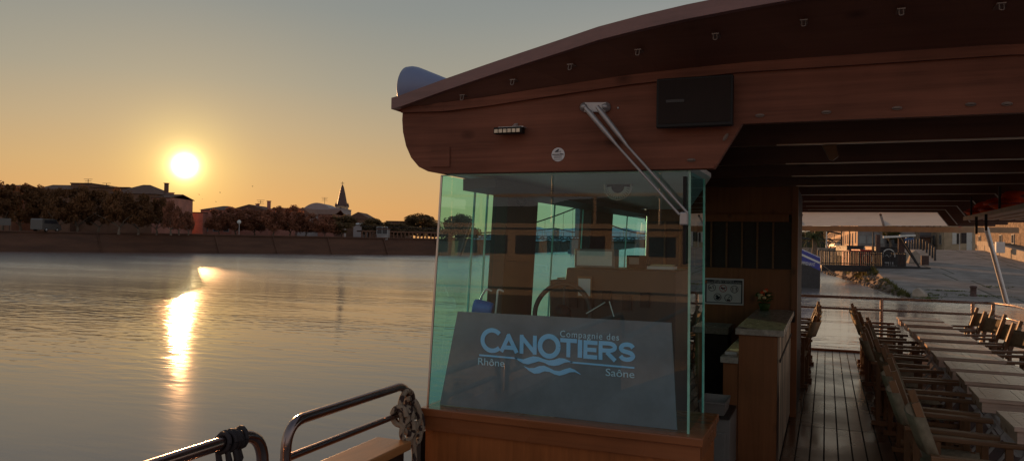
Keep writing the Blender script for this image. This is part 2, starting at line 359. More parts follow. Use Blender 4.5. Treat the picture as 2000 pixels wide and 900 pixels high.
# ------------------------------------------------------------------ mesh helper
class MB:
    def __init__(s): s.v = []; s.f = []; s.sm = []
    def add(s, vs, fs, smooth=False):
        b = len(s.v); s.v += [tuple(x) for x in vs]; s.f += [[b + i for i in f] for f in fs]; s.sm += [smooth] * len(fs); return s
    def box(s, x0, x1, y0, y1, z0, z1):
        vs = [(x0, y0, z0), (x1, y0, z0), (x1, y1, z0), (x0, y1, z0), (x0, y0, z1), (x1, y0, z1), (x1, y1, z1), (x0, y1, z1)]
        return s.add(vs, [(3, 2, 1, 0), (4, 5, 6, 7), (0, 1, 5, 4), (1, 2, 6, 5), (2, 3, 7, 6), (3, 0, 4, 7)])
    def obox(s, c, ax, ay, az):
        c = V(c); ax = V(ax); ay = V(ay); az = V(az)
        vs = [c + i * ax + j * ay + k * az for k in (-1, 1) for (i, j) in ((-1, -1), (1, -1), (1, 1), (-1, 1))]
        return s.add(vs, [(3, 2, 1, 0), (4, 5, 6, 7), (0, 1, 5, 4), (1, 2, 6, 5), (2, 3, 7, 6), (3, 0, 4, 7)])
    def bar(s, a, b, w, h, up=(0, 0, 1)):
        a = V(a); b = V(b); d = (b - a); l = d.length; d.normalize(); u = V(up)
        sd = d.cross(u)
        if sd.length < 1e-4: sd = d.cross(V((1, 0, 0)))
        sd.normalize(); u = sd.cross(d)
        return s.obox((a + b) / 2, d * l / 2, sd * w / 2, u * h / 2)
    def prism(s, poly, off):
        off = V(off); n = len(poly); p = [V(q) for q in poly]
        fs = [list(range(n - 1, -1, -1)), list(range(n, 2 * n))] + [(i, (i + 1) % n, n + (i + 1) % n, n + i) for i in range(n)]
        return s.add(p + [q + off for q in p], fs)
    def quad(s, *p): return s.add(p, [list(range(len(p)))])
    def tube(s, pts, r, seg=10, smooth=True, cap=True):
        pts = [V(p) for p in pts]; n = len(pts)
        rs = r if isinstance(r, (list, tuple)) else [r] * n
        up = None; rings = []
        for i, p in enumerate(pts):
            t = (pts[min(i + 1, n - 1)] - pts[max(i - 1, 0)])
            if t.length < 1e-9: t = V((0, 0, 1))
            t.normalize()
            if up is None:
                up = V((0, 0, 1)) if abs(t.z) < .9 else V((1, 0, 0))
            up = (up - t * up.dot(t)); up.normalize(); b = t.cross(up)
            rings.append([p + (up * cos(2 * pi * k / seg) + b * sin(2 * pi * k / seg)) * rs[i] for k in range(seg)])
        vs = [q for rg in rings for q in rg]
        fs = [(i * seg + k, i * seg + (k + 1) % seg, (i + 1) * seg + (k + 1) % seg, (i + 1) * seg + k) for i in range(n - 1) for k in range(seg)]
        s.add(vs, fs, smooth)
        if cap:
            s.add(rings[0], [list(range(seg - 1, -1, -1))]); s.add(rings[-1], [list(range(seg))])
        return s
    def lathe(s, prof, c=(0, 0, 0), axis=(0, 0, 1), seg=24, smooth=True):
        """prof: (radius, height) along axis"""
        ax = V(axis).normalized(); u = ax.orthogonal().normalized(); w = ax.cross(u); c = V(c)
        vs = [c + ax * h + (u * cos(2 * pi * k / seg) + w * sin(2 * pi * k / seg)) * max(r, 1e-4) for (r, h) in prof for k in range(seg)]
        fs = [(i * seg + k, i * seg + (k + 1) % seg, (i + 1) * seg + (k + 1) % seg, (i + 1) * seg + k) for i in range(len(prof) - 1) for k in range(seg)]
        s.add(vs, fs, smooth)
        return s
    def ball(s, c, rx, ry, rz, seg=14, rings=9, jit=0, rnd=random):
        vs = []; c = V(c)
        for i in range(rings + 1):
            a = pi * i / rings
            for k in range(seg):
                b = 2 * pi * k / seg; j = 1 + (rnd.random() - .5) * jit
                vs.append(c + V((rx * sin(a) * cos(b) * j, ry * sin(a) * sin(b) * j, rz * cos(a) * j)))
        fs = [(i * seg + k, i * seg + (k + 1) % seg, (i + 1) * seg + (k + 1) % seg, (i + 1) * seg + k) for i in range(rings) for k in range(seg)]
        return s.add(vs, fs, True)
    def grid(s, fn, nu, nv, smooth=True):
        vs = [fn(i / nu, j / nv) for j in range(nv + 1) for i in range(nu + 1)]
        fs = [(j * (nu + 1) + i, j * (nu + 1) + i + 1, (j + 1) * (nu + 1) + i + 1, (j + 1) * (nu + 1) + i) for j in range(nv) for i in range(nu)]
        return s.add(vs, fs, smooth)
    def mesh(s, name, m, bevel=0):
        me = bpy.data.meshes.new(name); me.from_pydata(s.v, [], s.f); me.update()
        for p, k in zip(me.polygons, s.sm): p.use_smooth = k
        bm = bmesh.new(); bm.from_mesh(me)
        if bevel:
            es = [e for e in bm.edges if len(e.link_faces) == 2 and e.calc_face_angle(0) > .6]
            bmesh.ops.bevel(bm, geom=es, offset=bevel, segments=2, affect='EDGES', profile=.5)
        bmesh.ops.recalc_face_normals(bm, faces=bm.faces)
        bm.to_mesh(me); bm.free()
        me.materials.append(m)
        return me
    def build(s, name, m, parent=None, bevel=0, label=None):
        me = s.mesh(name, m, bevel)
        o = bpy.data.objects.new(name, me); col.objects.link(o)
        if parent is not None:
            o.parent = parent
        if label: o['label'] = label
        return o

def tag(o, label, cat, group=None, kind=None):
    if label: o['label'] = label
    if cat: o['category'] = cat
    if group: o['group'] = group
    if kind: o['kind'] = kind
    return o
def thing(name, label, cat, loc=(0, 0, 0), rz=0, group=None):
    o = bpy.data.objects.new(name, None); col.objects.link(o); o.empty_display_size = .1
    o.location = loc; o.rotation_euler = (0, 0, rz)
    return tag(o, label, cat, group)
def struct(o): o['kind'] = 'structure'; return o
def copy_tree(o, parent=None):
    c = o.copy(); col.objects.link(c)
    if parent is not None: c.parent = parent
    for ch in list(o.children): copy_tree(ch, c)
    return c
def arc_pts(pts, r, n=6):
    """polyline with its corners rounded"""
    pts = [V(p) for p in pts]; out = [pts[0]]
    for i in range(1, len(pts) - 1):
        a, b, c = pts[i - 1], pts[i], pts[i + 1]
        d1 = (a - b); d2 = (c - b); rr = min(r, d1.length * .49, d2.length * .49)
        p = b + d1.normalized() * rr; q = b + d2.normalized() * rr
        for k in range(n + 1):
            t = k / n; out.append(p * (1 - t) ** 2 + b * 2 * t * (1 - t) + q * t * t)
    out.append(pts[-1]); return out

def text_mesh(s, size, m, name, parent, origin, xdir=(1, 0, 0), zdir=(0, 0, 1), bold=0, align='LEFT', fitw=None, space=1.0, thick=.0015):
    cu = bpy.data.curves.new(name, 'FONT'); cu.body = s; cu.size = size; cu.align_x = align; cu.offset = bold; cu.space_character = space
    cu.extrude = thick; cu.resolution_u = 4
    t = bpy.data.objects.new('tmp', cu); col.objects.link(t)
    dg = bpy.context.evaluated_depsgraph_get(); dg.update()
    me = bpy.data.meshes.new_from_object(t.evaluated_get(dg))
    bpy.data.objects.remove(t); bpy.data.curves.remove(cu)
    xs = [v.co.x for v in me.vertices]
    k = 1
    if fitw and xs: k = fitw / (max(xs) - min(xs))
    x0 = min(xs) if align == 'LEFT' else 0
    X = V(xdir).normalized(); Z = V(zdir).normalized(); Y = X.cross(Z)   # front of the letters
    O = V(origin)
    for v in me.vertices:
        c = v.co; v.co = O + X * ((c.x - x0) * k) + Z * c.y + Y * c.z
    me.materials.clear(); me.materials.append(m); me.name = name
    o = bpy.data.objects.new(name, me); col.objects.link(o)
    if parent: o.parent = parent
    return o

# ------------------------------------------------------------------ world + sun
SUN_AZ, SUN_EL = -45.3, 4.85
sd = V((sin(R(SUN_AZ)) * cos(R(SUN_EL)), cos(R(SUN_AZ)) * cos(R(SUN_EL)), sin(R(SUN_EL))))
w = bpy.data.worlds.new('World'); scene.world = w; w.use_nodes = True
nt = w.node_tree; nt.nodes.clear(); L = nt.links
out = N(nt, 'ShaderNodeOutputWorld')
tc = N(nt, 'ShaderNodeTexCoord')
nm = N(nt, 'ShaderNodeVectorMath', operation='NORMALIZE'); L.new(tc.outputs['Generated'], nm.inputs[0])
dt = N(nt, 'ShaderNodeVectorMath', operation='DOT_PRODUCT'); L.new(nm.outputs[0], dt.inputs[0]); dt.inputs[1].default_value = sd
sp = N(nt, 'ShaderNodeSeparateXYZ'); L.new(nm.outputs[0], sp.inputs[0])
def ramp(stops):
    r = N(nt, 'ShaderNodeValToRGB'); e = r.color_ramp.elements
    e[0].color = c4(stops[0][1]); e[1].color = c4(stops[-1][1])
    for p, c in stops[1:-1]:
        q = e.new(p); q.color = c4(c)
    L.new(sp.outputs['Z'], r.inputs[0]); return r
sunside = ramp([(0, (.68, .33, .12)), (.04, (.67, .36, .135)), (.085, (.59, .38, .175)), (.134, (.48, .365, .22)), (.19, (.365, .33, .25)), (.28, (.26, .275, .255)), (.36, (.22, .245, .25)), (.6, (.15, .185, .21)), (1, (.12, .155, .21))])
antiside = ramp([(0, (.55, .44, .31)), (.06, (.53, .45, .34)), (.15, (.52, .46, .35)), (.3, (.26, .275, .265)), (1, (.13, .16, .22))])
mrs = N(nt, 'ShaderNodeMapRange', interpolation_type='SMOOTHSTEP'); mrs.inputs['From Min'].default_value = .78; mrs.inputs['From Max'].default_value = .97
L.new(dt.outputs['Value'], mrs.inputs['Value'])
mixs = N(nt, 'ShaderNodeMixRGB'); L.new(mrs.outputs[0], mixs.inputs[0]); L.new(antiside.outputs[0], mixs.inputs[1]); L.new(sunside.outputs[0], mixs.inputs[2])
east = ramp([(0, (.50, .40, .35)), (.1, (.48, .42, .39)), (.3, (.38, .38, .40)), (.6, (.26, .29, .34)), (1, (.12, .155, .21))])
mre = N(nt, 'ShaderNodeMapRange', interpolation_type='SMOOTHSTEP'); mre.inputs['From Min'].default_value = .45; mre.inputs['From Max'].default_value = -.45; mre.inputs['To Min'].default_value = 0; mre.inputs['To Max'].default_value = 1
L.new(dt.outputs['Value'], mre.inputs['Value'])
mixe = N(nt, 'ShaderNodeMixRGB'); L.new(mre.outputs[0], mixe.inputs[0]); L.new(mixs.outputs[0], mixe.inputs[1]); L.new(east.outputs[0], mixe.inputs[2])
last = mixe.outputs[0]
pos = N(nt, 'ShaderNodeMath', operation='MAXIMUM'); pos.inputs[1].default_value = 0; L.new(dt.outputs['Value'], pos.inputs[0])
def lobe(last, n, c):
    p = N(nt, 'ShaderNodeMath', operation='POWER'); p.inputs[1].default_value = n; L.new(pos.outputs[0], p.inputs[0])
    x = N(nt, 'ShaderNodeMixRGB', blend_type='ADD'); x.inputs[0].default_value = 1
    mm = N(nt, 'ShaderNodeMixRGB', blend_type='MULTIPLY'); mm.inputs[0].default_value = 1; mm.inputs[1].default_value = c4(c)
    L.new(p.outputs[0], mm.inputs[2]); L.new(last, x.inputs[1]); L.new(mm.outputs[0], x.inputs[2]); return x.outputs[0]
last = lobe(last, 70, (.10, .055, .008))
last = lobe(last, 700, (.38, .27, .06))
last = lobe(last, 5000, (1.6, 1.25, .5))
last = lobe(last, 30000, (22, 19, 12))
bg1 = N(nt, 'ShaderNodeBackground'); bg1.inputs['Strength'].default_value = 1.0; L.new(last, bg1.inputs['Color'])
sky = N(nt, 'ShaderNodeTexSky'); sky.sky_type = 'NISHITA'; sky.sun_disc = False; sky.sun_elevation = R(SUN_EL); sky.sun_rotation = R(SUN_AZ)
bg2 = N(nt, 'ShaderNodeBackground'); bg2.inputs['Strength'].default_value = .0015; L.new(sky.outputs[0], bg2.inputs['Color'])
adds = N(nt, 'ShaderNodeAddShader'); L.new(bg1.outputs[0], adds.inputs[0]); L.new(bg2.outputs[0], adds.inputs[1]); L.new(adds.outputs[0], out.inputs['Surface'])
w.cycles.sampling_method = 'MANUAL'; w.cycles.sample_map_resolution = 1024
sun_d = bpy.data.lights.new('sun', 'SUN'); sun_d.energy = 4.5; sun_d.angle = R(.53); sun_d.color = (1, .50, .21)
sun = bpy.data.objects.new('sun', sun_d); col.objects.link(sun); sun.rotation_euler = (-sd).to_track_quat('-Z', 'Y').to_euler()

# ------------------------------------------------------------------ setting: water, banks, hills
ZW = -1.0
o = MB(); S_ = 6000
o.quad((-S_, -S_, ZW), (S_, -S_, ZW), (S_, S_, ZW), (-S_, S_, ZW)); struct(o.build('river_water', M['water']))

# far bank line, found where its foot meets the water
fb = [(-900, 483), (-400, 487), (0, 491), (200, 492.5), (430, 494.5), (650, 496.5), (860, 498), (940, 497), (1010, 494.5), (1100, 491), (1200, 488.5)]
fbw = [onZ(px, py, ZW) for px, py in fb]
fbw = [V((-600, -260, ZW)), V((-260, -120, ZW))] + [p for p in fbw] + [V((-200, 900, ZW)), V((-300, 3000, ZW))]
fbw[0] = fbw[2] + V((-40, -400, 0)); fbw[1] = fbw[2] + V((-10, -120, 0))
QZ = 2.1
mb = MB()
for a, b in zip(fbw[:-1], fbw[1:]):
    for k in range(1):
        mb.quad(a + V((0, 0, -.3)), b + V((0, 0, -.3)), V((b.x - 1.2, b.y, QZ)), V((a.x - 1.2, a.y, QZ)))
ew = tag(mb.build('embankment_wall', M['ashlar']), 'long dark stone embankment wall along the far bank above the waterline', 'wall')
mb = MB()
for a, b in zip(fbw[:-1], fbw[1:]):
    mb.bar((a.x - 1.15, a.y, QZ + .02), (b.x - 1.15, b.y, QZ + .02), .5, .22)
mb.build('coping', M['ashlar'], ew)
mb = MB()
for a, b in zip(fbw[2:-3], fbw[3:-2]):
    n = max(1, int((b - a).length / 9))
    for k in range(n):
        p = a.lerp(b, k / n); mb.bar((p.x - .02, p.y, ZW), (p.x - 1.1, p.y, QZ - .1), .5, .12, (1, 0, .3))
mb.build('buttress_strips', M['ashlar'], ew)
mb = MB()
for a, b in zip(fbw[:-1], fbw[1:]):
    mb.quad((a.x - 1.2, a.y, QZ), (b.x - 1.2, b.y, QZ), (b.x - 5500, b.y + (b.y > 2000) * 2000, QZ + 1), (a.x - 5500, a.y - (a.y < -200) * 3000, QZ + 1))
struct(mb.build('far_ground', M['farground']))

# hills: hazy range up the valley, wooded hill behind the viewer, slope behind the quay
def ridge(name, m, pts, depth, seed, amp):
    rnd = random.Random(seed); mb = MB()
    pts = [V(p) for p in pts]; dense = []
    for a, b in zip(pts[:-1], pts[1:]):
        for k in range(8): dense.append(a.lerp(b, k / 8) + V((0, 0, rnd.uniform(-amp, amp))))
    dense.append(pts[-1])
    for a, b in zip(dense[:-1], dense[1:]):
        mb.quad((a.x, a.y, -2), (b.x, b.y, -2), b, a)
        d = (b - a).normalized(); nn = V((-d.y, d.x, 0)) * depth
        mb.quad(a, b, V((b.x, b.y, -2)) + nn, V((a.x, a.y, -2)) + nn)
    return struct(mb.build(name, m))
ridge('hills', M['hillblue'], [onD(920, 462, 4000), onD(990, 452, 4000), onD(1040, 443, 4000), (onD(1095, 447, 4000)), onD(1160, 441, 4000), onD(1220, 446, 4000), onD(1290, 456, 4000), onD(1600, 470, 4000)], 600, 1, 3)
ridge('hills', M['hill'], [(-420, -330, 6), (-260, -310, 12), (-150, -300, 16), (-80, -290, 21), (10, -280, 17), (80, -260, 20), (200, -220, 24)], -200, 2, 1.6)
ridge('hills', M['hill'], [onD(1560, 470, 700), onD(1600, 452, 700), onD(1640, 436, 700), onD(1700, 420, 650), onD(1800, 405, 600), onD(2000, 395, 600), onD(2300, 390, 600)], 300, 3, 1.2)

# near bank
def rz(x, y):
    return min(1.75, -1.25 + .0605 * (y - 43.5))
edge = [(120, 40), (60, 43), (25, 45), (10, 46), (4.6, 46.2), (4.1, 52), (3.7, 60), (3.4, 70), (2.6, 77), (0, 88), (-5, 97), (-14, 125), (-24, 200), (-60, 600), (-200, 3000)]
mb = MB()
X0 = lambda y: np.interp(y, [46.2, 52, 60, 70, 77, 88, 97], [4.6, 4.1, 3.7, 3.4, 2.9, 2.4, 2.2])
ys = [42, 43.5, 45, 46.2] + [46.2 + k * 2.0 for k in range(1, 25)] + [96.2]
def onRamp(px, py):
    d = ray(px, py); t = (-1.25 - .0605 * 43.5 - CAM.z) / (d.z - .0605 * d.y); p = CAM + d * t
    p.z = rz(p.x, p.y); return p
def rampfn(x, y): return V((x, y, rz(x, y)))
rows = []
for y in ys:
    x0 = float(X0(y)); rows.append([rampfn(x0 + (85 - x0) * (k / 12) ** 1.3, y) for k in range(13)])
for a, b in zip(rows[:-1], rows[1:]):
    for k in range(12): mb.quad(a[k], a[k + 1], b[k + 1], b[k])
struct(mb.build('ramp_pavement', M['pave']))
mb = MB()
mb.quad((2.2, 96.2, 1.746), (85, 96.2, 1.746), (2600, 4000, 1.9), (-150, 4000, 1.9), (-60, 600, 1.75), (-24, 200, 1.75), (-14, 125, 1.75), (-5, 100, 1.75))
mb.quad((85, 96.2, 1.746), (85, 42, 1.5), (85, -500, 1.6), (4000, -500, 1.8), (4000, 4000, 1.9), (2600, 4000, 1.9))
mb.quad((85, 42, 1.5), (24, 20, 1.4), (14, -30, 1.4), (14, -500, 1.6), (85, -500, 1.6))
struct(mb.build('near_ground', M['nearground']))
# rubble slope from ramp edge / quay edge to the water
mb = MB(); rnd = random.Random(5)
top = [(float(X0(y)), y, rz(0, y)) for y in (46.2, 50, 54, 58, 62, 66, 70, 74, 78, 84, 90, 96.2)] + [(-5, 100, 1.75), (-14, 125, 1.75), (-24, 200, 1.75), (-60, 600, 1.75)]
def foot(t):
    h = t[2] - ZW + .25
    return V((t[0] - h * .9, t[1] - (h * .9 if t[1] > 85 else 0), ZW - .25))
for a, b in zip(top[:-1], top[1:]):
    a_, b_ = V(a), V(b); fa, fb_ = foot(a), foot(b); n = 6; q = 4
    gridp = [[(a_.lerp(b_, i / n)).lerp(fa.lerp(fb_, i / n), j / q) for i in range(n + 1)] for j in range(q + 1)]
    for j in range(q):
        for i in range(n): mb.quad(gridp[j][i], gridp[j][i + 1], gridp[j + 1][i + 1], gridp[j + 1][i])
bank = mb.build('river_bank', M['rubble']); struct(bank)
mb = MB(); rnd = random.Random(11)
for k in range(300):
    y = 46 + rnd.random() ** 1.2 * 48; i = min(len(top) - 2, max(0, [j for j in range(len(top)) if top[j][1] <= y][-1] if y >= 46.2 else 0))
    a, b = V(top[i]), V(top[i + 1]); t = max(0, min(1, (y - a.y) / (b.y - a.y)))
    p = a.lerp(b, t); f = foot((p.x, p.y, p.z)); q = p.lerp(f, rnd.uniform(.15, 1.05)); r_ = rnd.uniform(.1, .28)
    mb.ball(q, r_ * rnd.uniform(.8, 1.4), r_, r_ * rnd.uniform(.5, .9), 7, 5, .5, rnd)
tag(mb.build('bank_rubble', M['loosestone']), 'loose pale stones strewn down the bank beside the ramp', 'rubble', kind='stuff')
mb = MB()
for k in range(4200):
    y = 48 + rnd.random() * 48; i = [j for j in range(len(top)) if top[j][1] <= y][-1]
    a, b = V(top[i]), V(top[i + 1]); t = (y - a.y) / (b.y - a.y); p = a.lerp(b, t); f = foot((p.x, p.y, p.z)); q = p.lerp(f, rnd.uniform(.0, .75) ** 1.3)
    if (math.sin(y * .9) + math.sin(y * .37 + 1)) < -.2 and y < 75: continue
    h = rnd.uniform(.08, .32); d = rnd.uniform(0, 2 * pi); wd = .05
    mb.quad(q + V((cos(d) * wd, sin(d) * wd, 0)), q - V((cos(d) * wd, sin(d) * wd, 0)), q + V((rnd.uniform(-.2, .2), rnd.uniform(-.2, .2), h)))
tag(mb.build('bank_grass', M['leaf_quay']), 'rough grass growing on the river bank', 'grass', kind='stuff')
mb = MB()
for (px, py, n, sx, sy) in ((1803, 575, 46, .8, .5), (1856, 568, 30, 1.3, .16), (1905, 577, 26, 1.6, .2), (1812, 582, 30, .6, .3), (1945, 560, 14, .8, .3)):
    p = onRamp(px, py)
    for k in range(n):
        x = p.x + rnd.gauss(0, sx * .5); yy = p.y + rnd.gauss(0, sy); z = rz(0, yy)
        for b_ in range(9):
            x += rnd.gauss(0, .08); dd = rnd.uniform(0, 2 * pi); h = rnd.uniform(.02, .09)
            mb.quad((x + cos(dd) * .025, yy + sin(dd) * .025, z), (x - cos(dd) * .025, yy - sin(dd) * .025, z), (x + rnd.uniform(-.07, .07), yy + rnd.uniform(-.07, .07), z + h))
tag(mb.build('ramp_weeds', M['algae']), 'low green weeds growing in the joints of the ramp', 'weeds', kind='stuff')

# ------------------------------------------------------------------ trees
def crown_mesh(name, m, rx, rz_, n, leaf, seed, clumps=22, holes=.0):
    rnd = np.random.RandomState(seed)
    cs = []
    for k in range(clumps):
        a = rnd.uniform(0, 2 * pi); u = rnd.uniform(-.75, 1); r = (1 - u * u * .8) ** .5 * rnd.uniform(.35, .85)
        cs.append((rx * r * cos(a), rx * r * sin(a), rz_ * u * .8, rnd.uniform(.24, .42) * rx * (.72 if holes else 1) * rnd.choice([.6, 1, 1.15])))
    vs = []; fs = []
    for k in range(n):
        c = cs[rnd.randint(clumps)]
        d = rnd.normal(size=3); d /= np.linalg.norm(d); rr = c[3] * rnd.uniform(.45, 1.08)
        p = np.array(c[:3]) + d * rr
        t = rnd.normal(size=3); t -= d * t.dot(d) * .7; t /= np.linalg.norm(t); b = np.cross(t, rnd.normal(size=3)); b /= np.linalg.norm(b)
        s = leaf * rnd.uniform(.5, 1.3); i = len(vs)
        vs += [tuple(p - t * s), tuple(p + b * s * .55), tuple(p + t * s), tuple(p - b * s * .55)]
        fs.append((i, i + 1, i + 2, i + 3))
    me = bpy.data.meshes.new(name); me.from_pydata(vs, [], fs); me.materials.append(m); return me
def trunk_mesh(h, r, seed, limbs=4, spread=1.5):
    rnd = random.Random(seed); mb = MB()
    mb.tube([(0, 0, -.2), (.05, 0, h * .5), (0, .08, h)], [r * 1.25, r, r * .75], 8)
    for k in range(limbs):
        a = 2 * pi * k / limbs + rnd.random(); s = spread * rnd.uniform(.7, 1.2)
        mb.tube([(0, .05, h * .9), (cos(a) * s * .4, sin(a) * s * .4, h + s * .55), (cos(a) * s, sin(a) * s, h + s * 1.2)], [r * .6, r * .4, r * .15], 6)
    return mb.mesh('trunk', M['bark'])
TV = []
for s_, (m, n) in enumerate((('leaf_far', 9000), ('leaf_mid', 9000), ('leaf_dark', 9000), ('leaf_far', 8000))):
    TV.append((crown_mesh('crown', M[m], 1.0, 1.0, n, .062, 30 + s_, 44, .8), None))
TRK = [trunk_mesh(1.0, .08, 3 + k) for k in range(3)]
NTREE = [0]
def tree(px, ptop, D, wpx, zb=QZ, var=0, label='', group=None, trunk=.28, crown_bottom=None, cat='tree'):
    base = onD(px, 450, D); base.z = zb
    ztop = onD(px, ptop, D).z; h = (ztop - zb) * random.uniform(.93, 1.04); rx = wpx / 2 * D / F * random.uniform(.85, 1.15)
    t = thing('tree', label, cat, base, random.uniform(0, 6), group)
    hb = h * trunk if crown_bottom is None else crown_bottom
    cr = bpy.data.objects.new('crown', TV[var][0]); col.objects.link(cr); cr.parent = t
    rz_ = (h - hb) / 2 * 1.0; cr.location = (0, 0, hb + rz_); cr.scale = (rx * 1.2, rx * 1.2, rz_ * 1.12)
    tk = bpy.data.objects.new('trunk', TRK[NTREE[0] % 3]); col.objects.link(tk); tk.parent = t; tk.scale = (max(1, h * .35), max(1, h * .35), max(.6, hb * 1.3))
    NTREE[0] += 1
    return t
left = [(6, 357, 66, 3), (40, 356, 60, 0), (74, 362, 52, 3), (112, 368, 58, 0), (150, 366, 56, 3), (192, 370, 58, 0), (232, 372, 56, 3), (270, 376, 56, 0), (306, 384, 50, 3), (334, 396, 34, 1), (350, 409, 28, 1), (368, 412, 26, 1)]
for i, (px, pt, wp, v) in enumerate(left):
    tree(px, pt, 124 + 2 * (i % 3), wp, var=v, label='tall dark plane tree in the tree row left of the sun on the far bank', group='plane trees along the far embankment left of the sun', trunk=.12)
midt = [(428, 411, 46, 1), (460, 407, 50, 1), (497, 411, 54, 1), (534, 405, 52, 1), (566, 404, 50, 1), (598, 416, 52, 1), (634, 420, 52, 1), (668, 421, 50, 2)]
for i, (px, pt, wp, v) in enumerate(midt):
    tree(px, pt, 144 + 2 * (i % 3), wp, var=v, label='haze-reddened plane tree in front of the houses below the church spire', group='plane trees below the church spire', trunk=.12)
rt = [(724, 428, 46, 2), (752, 434, 44, 2), (778, 438, 42, 2), (804, 443, 42, 2), (832, 447, 40, 2), (858, 450, 36, 2)]
for i, (px, pt, wp, v) in enumerate(rt):
    tree(px, pt, 160 + 2 * (i % 3), wp, var=v, label='low dark tree above the arcade wall right of the spire', group='low trees above the arcade wall', trunk=.2)
tree(826, 416, 172, 76, var=2, label='big round headed tree at the end of the far bank, left of the windscreen edge', trunk=.15)
tree(893, 416, 168, 84, zb=-.6, var=2, label='big round tree reaching down to the water, seen through the windscreen', trunk=.12)

# ------------------------------------------------------------------ houses (helper)
def wallbox(name, label, cat, p0, p1, zb, h, depth, wallm, roofm, rooftype='gable', ridge=1.5, nwin=(0, 0), winm='pane', over=.25, chim=(), doors=0, group=None, wsize=(.9, 1.3), shut=False, nwin_side=0):
    """house whose front runs from p0 to p1 (ground points); the back lies depth further from the camera"""
    p0 = V((p0[0], p0[1], zb)); p1 = V((p1[0], p1[1], zb)); X = (p1 - p0); W = X.length; X.normalize(); Y = V((-X.y, X.x, 0))
    t = thing(name, label, cat, p0, math.atan2(X.y, X.x), group)
    MB().box(0, W, 0, depth, -.3, h).build('wall', wallm, t)
    r = MB()
    if rooftype == 'gable':      # ridge along the front
        r.prism([(-over, -over, h), (-over, depth / 2, h + ridge), (-over, depth + over, h), (-over, depth + over, h - .12), (-over, depth / 2, h + ridge - .15), (-over, -over, h - .12)], (W + 2 * over, 0, 0))
    elif rooftype == 'front':    # gable faces the river
        r.prism([(-over, -over, h + .01), (W / 2, -over, h + ridge), (W + over, -over, h + .01)], (0, depth + 2 * over, 0))
    elif rooftype == 'hip':
        i = min(W, depth) * .42
        b = [(-over, -over, h), (W + over, -over, h), (W + over, depth + over, h), (-over, depth + over, h)]
        tp = [(i, depth / 2 - .05, h + ridge), (W - i, depth / 2 - .05, h + ridge), (W - i, depth / 2 + .05, h + ridge), (i, depth / 2 + .05, h + ridge)]
        r.add(b + tp, [(3, 2, 1, 0), (4, 5, 6, 7), (0, 1, 5, 4), (1, 2, 6, 5), (2, 3, 7, 6), (3, 0, 4, 7)])
    elif rooftype == 'vault':
        n = 10; pl = [(W * k / n, -over, h + ridge * sin(pi * k / n) ** .8) for k in range(n + 1)]
        r.prism(pl + [(W, -over, h - .2), (0, -over, h - .2)], (0, depth + 2 * over, 0))
    elif rooftype == 'mono':
        r.prism([(-over, -over, h + .02), (-over, depth, h + ridge), (-over, depth, h + .02)], (W + 2 * over, 0, 0))
    else:
        r.box(-.1, W + .1, -.1, depth + .1, h + .003, h + .18)
    ro = r.build('roof', roofm, t)
    for (cx, ch) in chim:
        c = MB(); c.box(W * cx - .3, W * cx + .3, depth / 2 - .3, depth / 2 + .3, h + ridge * .3, h + ridge + ch); c.box(W * cx - .4, W * cx + .4, depth / 2 - .4, depth / 2 + .4, h + ridge + ch + .003, h + ridge + ch + .12)
        c.build('chimney', wallm, ro)
    nx, nz = nwin; ww, wh = wsize
    for i in range(nx):
        for k in range(nz):
            cx = W * (i + .5) / nx; z0 = .8 + k * (h - .4) / max(nz, 1)
            f = MB(); e = .09
            for (a, b, c, d) in ((-ww / 2 - e, -ww / 2, z0, z0 + wh), (ww / 2, ww / 2 + e, z0, z0 + wh), (-ww / 2 - e, ww / 2 + e, z0 + wh, z0 + wh + e), (-ww / 2 - e - .05, ww / 2 + e + .05, z0 - e, z0)):
                f.box(cx + a, cx + b, -.09, .04, c, d)
            if shut:
                f.box(cx - ww / 2 - e - ww * .5, cx - ww / 2 - e, -.06, .02, z0, z0 + wh); f.box(cx + ww / 2 + e, cx + ww / 2 + e + ww * .5, -.06, .02, z0, z0 + wh)
            fo = f.build('window', M['shutter'], t)
            MB().box(cx - ww / 2, cx + ww / 2, -.03, .03, z0, z0 + wh).build('pane', M[winm], fo)
    for i in range(nwin_side):       # left side wall
        cy = depth * (i + .5) / nwin_side
        for z0 in ([1.0, 3.6] if h > 5 else [1.0]):
            f = MB(); f.box(-.07, .03, cy - .6, cy + .6, z0 - .1, z0 + 1.6); fo = f.build('window', M['shutter'], t)
            MB().box(-.1, -.075, cy - .45, cy + .45, z0, z0 + 1.45).build('pane', M[winm], fo)
    return t
def fpt(px, D): p = onD(px, 450, D); return (p.x, p.y)
def zpx(px, py, D): return onD(px, py, D).z
# far bank houses: (px0, px1, y eave, y ridge, D ...)
def fhouse(px0, px1, ye, yr, D, label, wallm, roofm='tiled', rt_='gable', depth=10, name='house', cat='house', **kw):
    ze = zpx((px0 + px1) / 2, ye, D); zr = zpx((px0 + px1) / 2, yr, D)
    return wallbox(name, label, cat, fpt(px0, D), fpt(px1, D), QZ, ze - QZ, depth, M[wallm], M[roofm], rt_, max(.1, zr - ze), **kw)
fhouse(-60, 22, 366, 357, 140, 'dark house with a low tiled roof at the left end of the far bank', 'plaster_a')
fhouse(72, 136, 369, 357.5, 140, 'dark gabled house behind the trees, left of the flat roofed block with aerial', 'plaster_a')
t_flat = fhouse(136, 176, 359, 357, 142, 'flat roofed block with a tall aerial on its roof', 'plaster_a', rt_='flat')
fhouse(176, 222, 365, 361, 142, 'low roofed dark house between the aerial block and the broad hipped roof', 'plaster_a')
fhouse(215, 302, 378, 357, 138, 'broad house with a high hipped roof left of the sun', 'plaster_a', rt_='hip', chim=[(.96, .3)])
fhouse(296, 330, 385, 376, 138, 'brown house with small chimneys just below the sun', 'plaster_b', chim=[(.4, .2)])
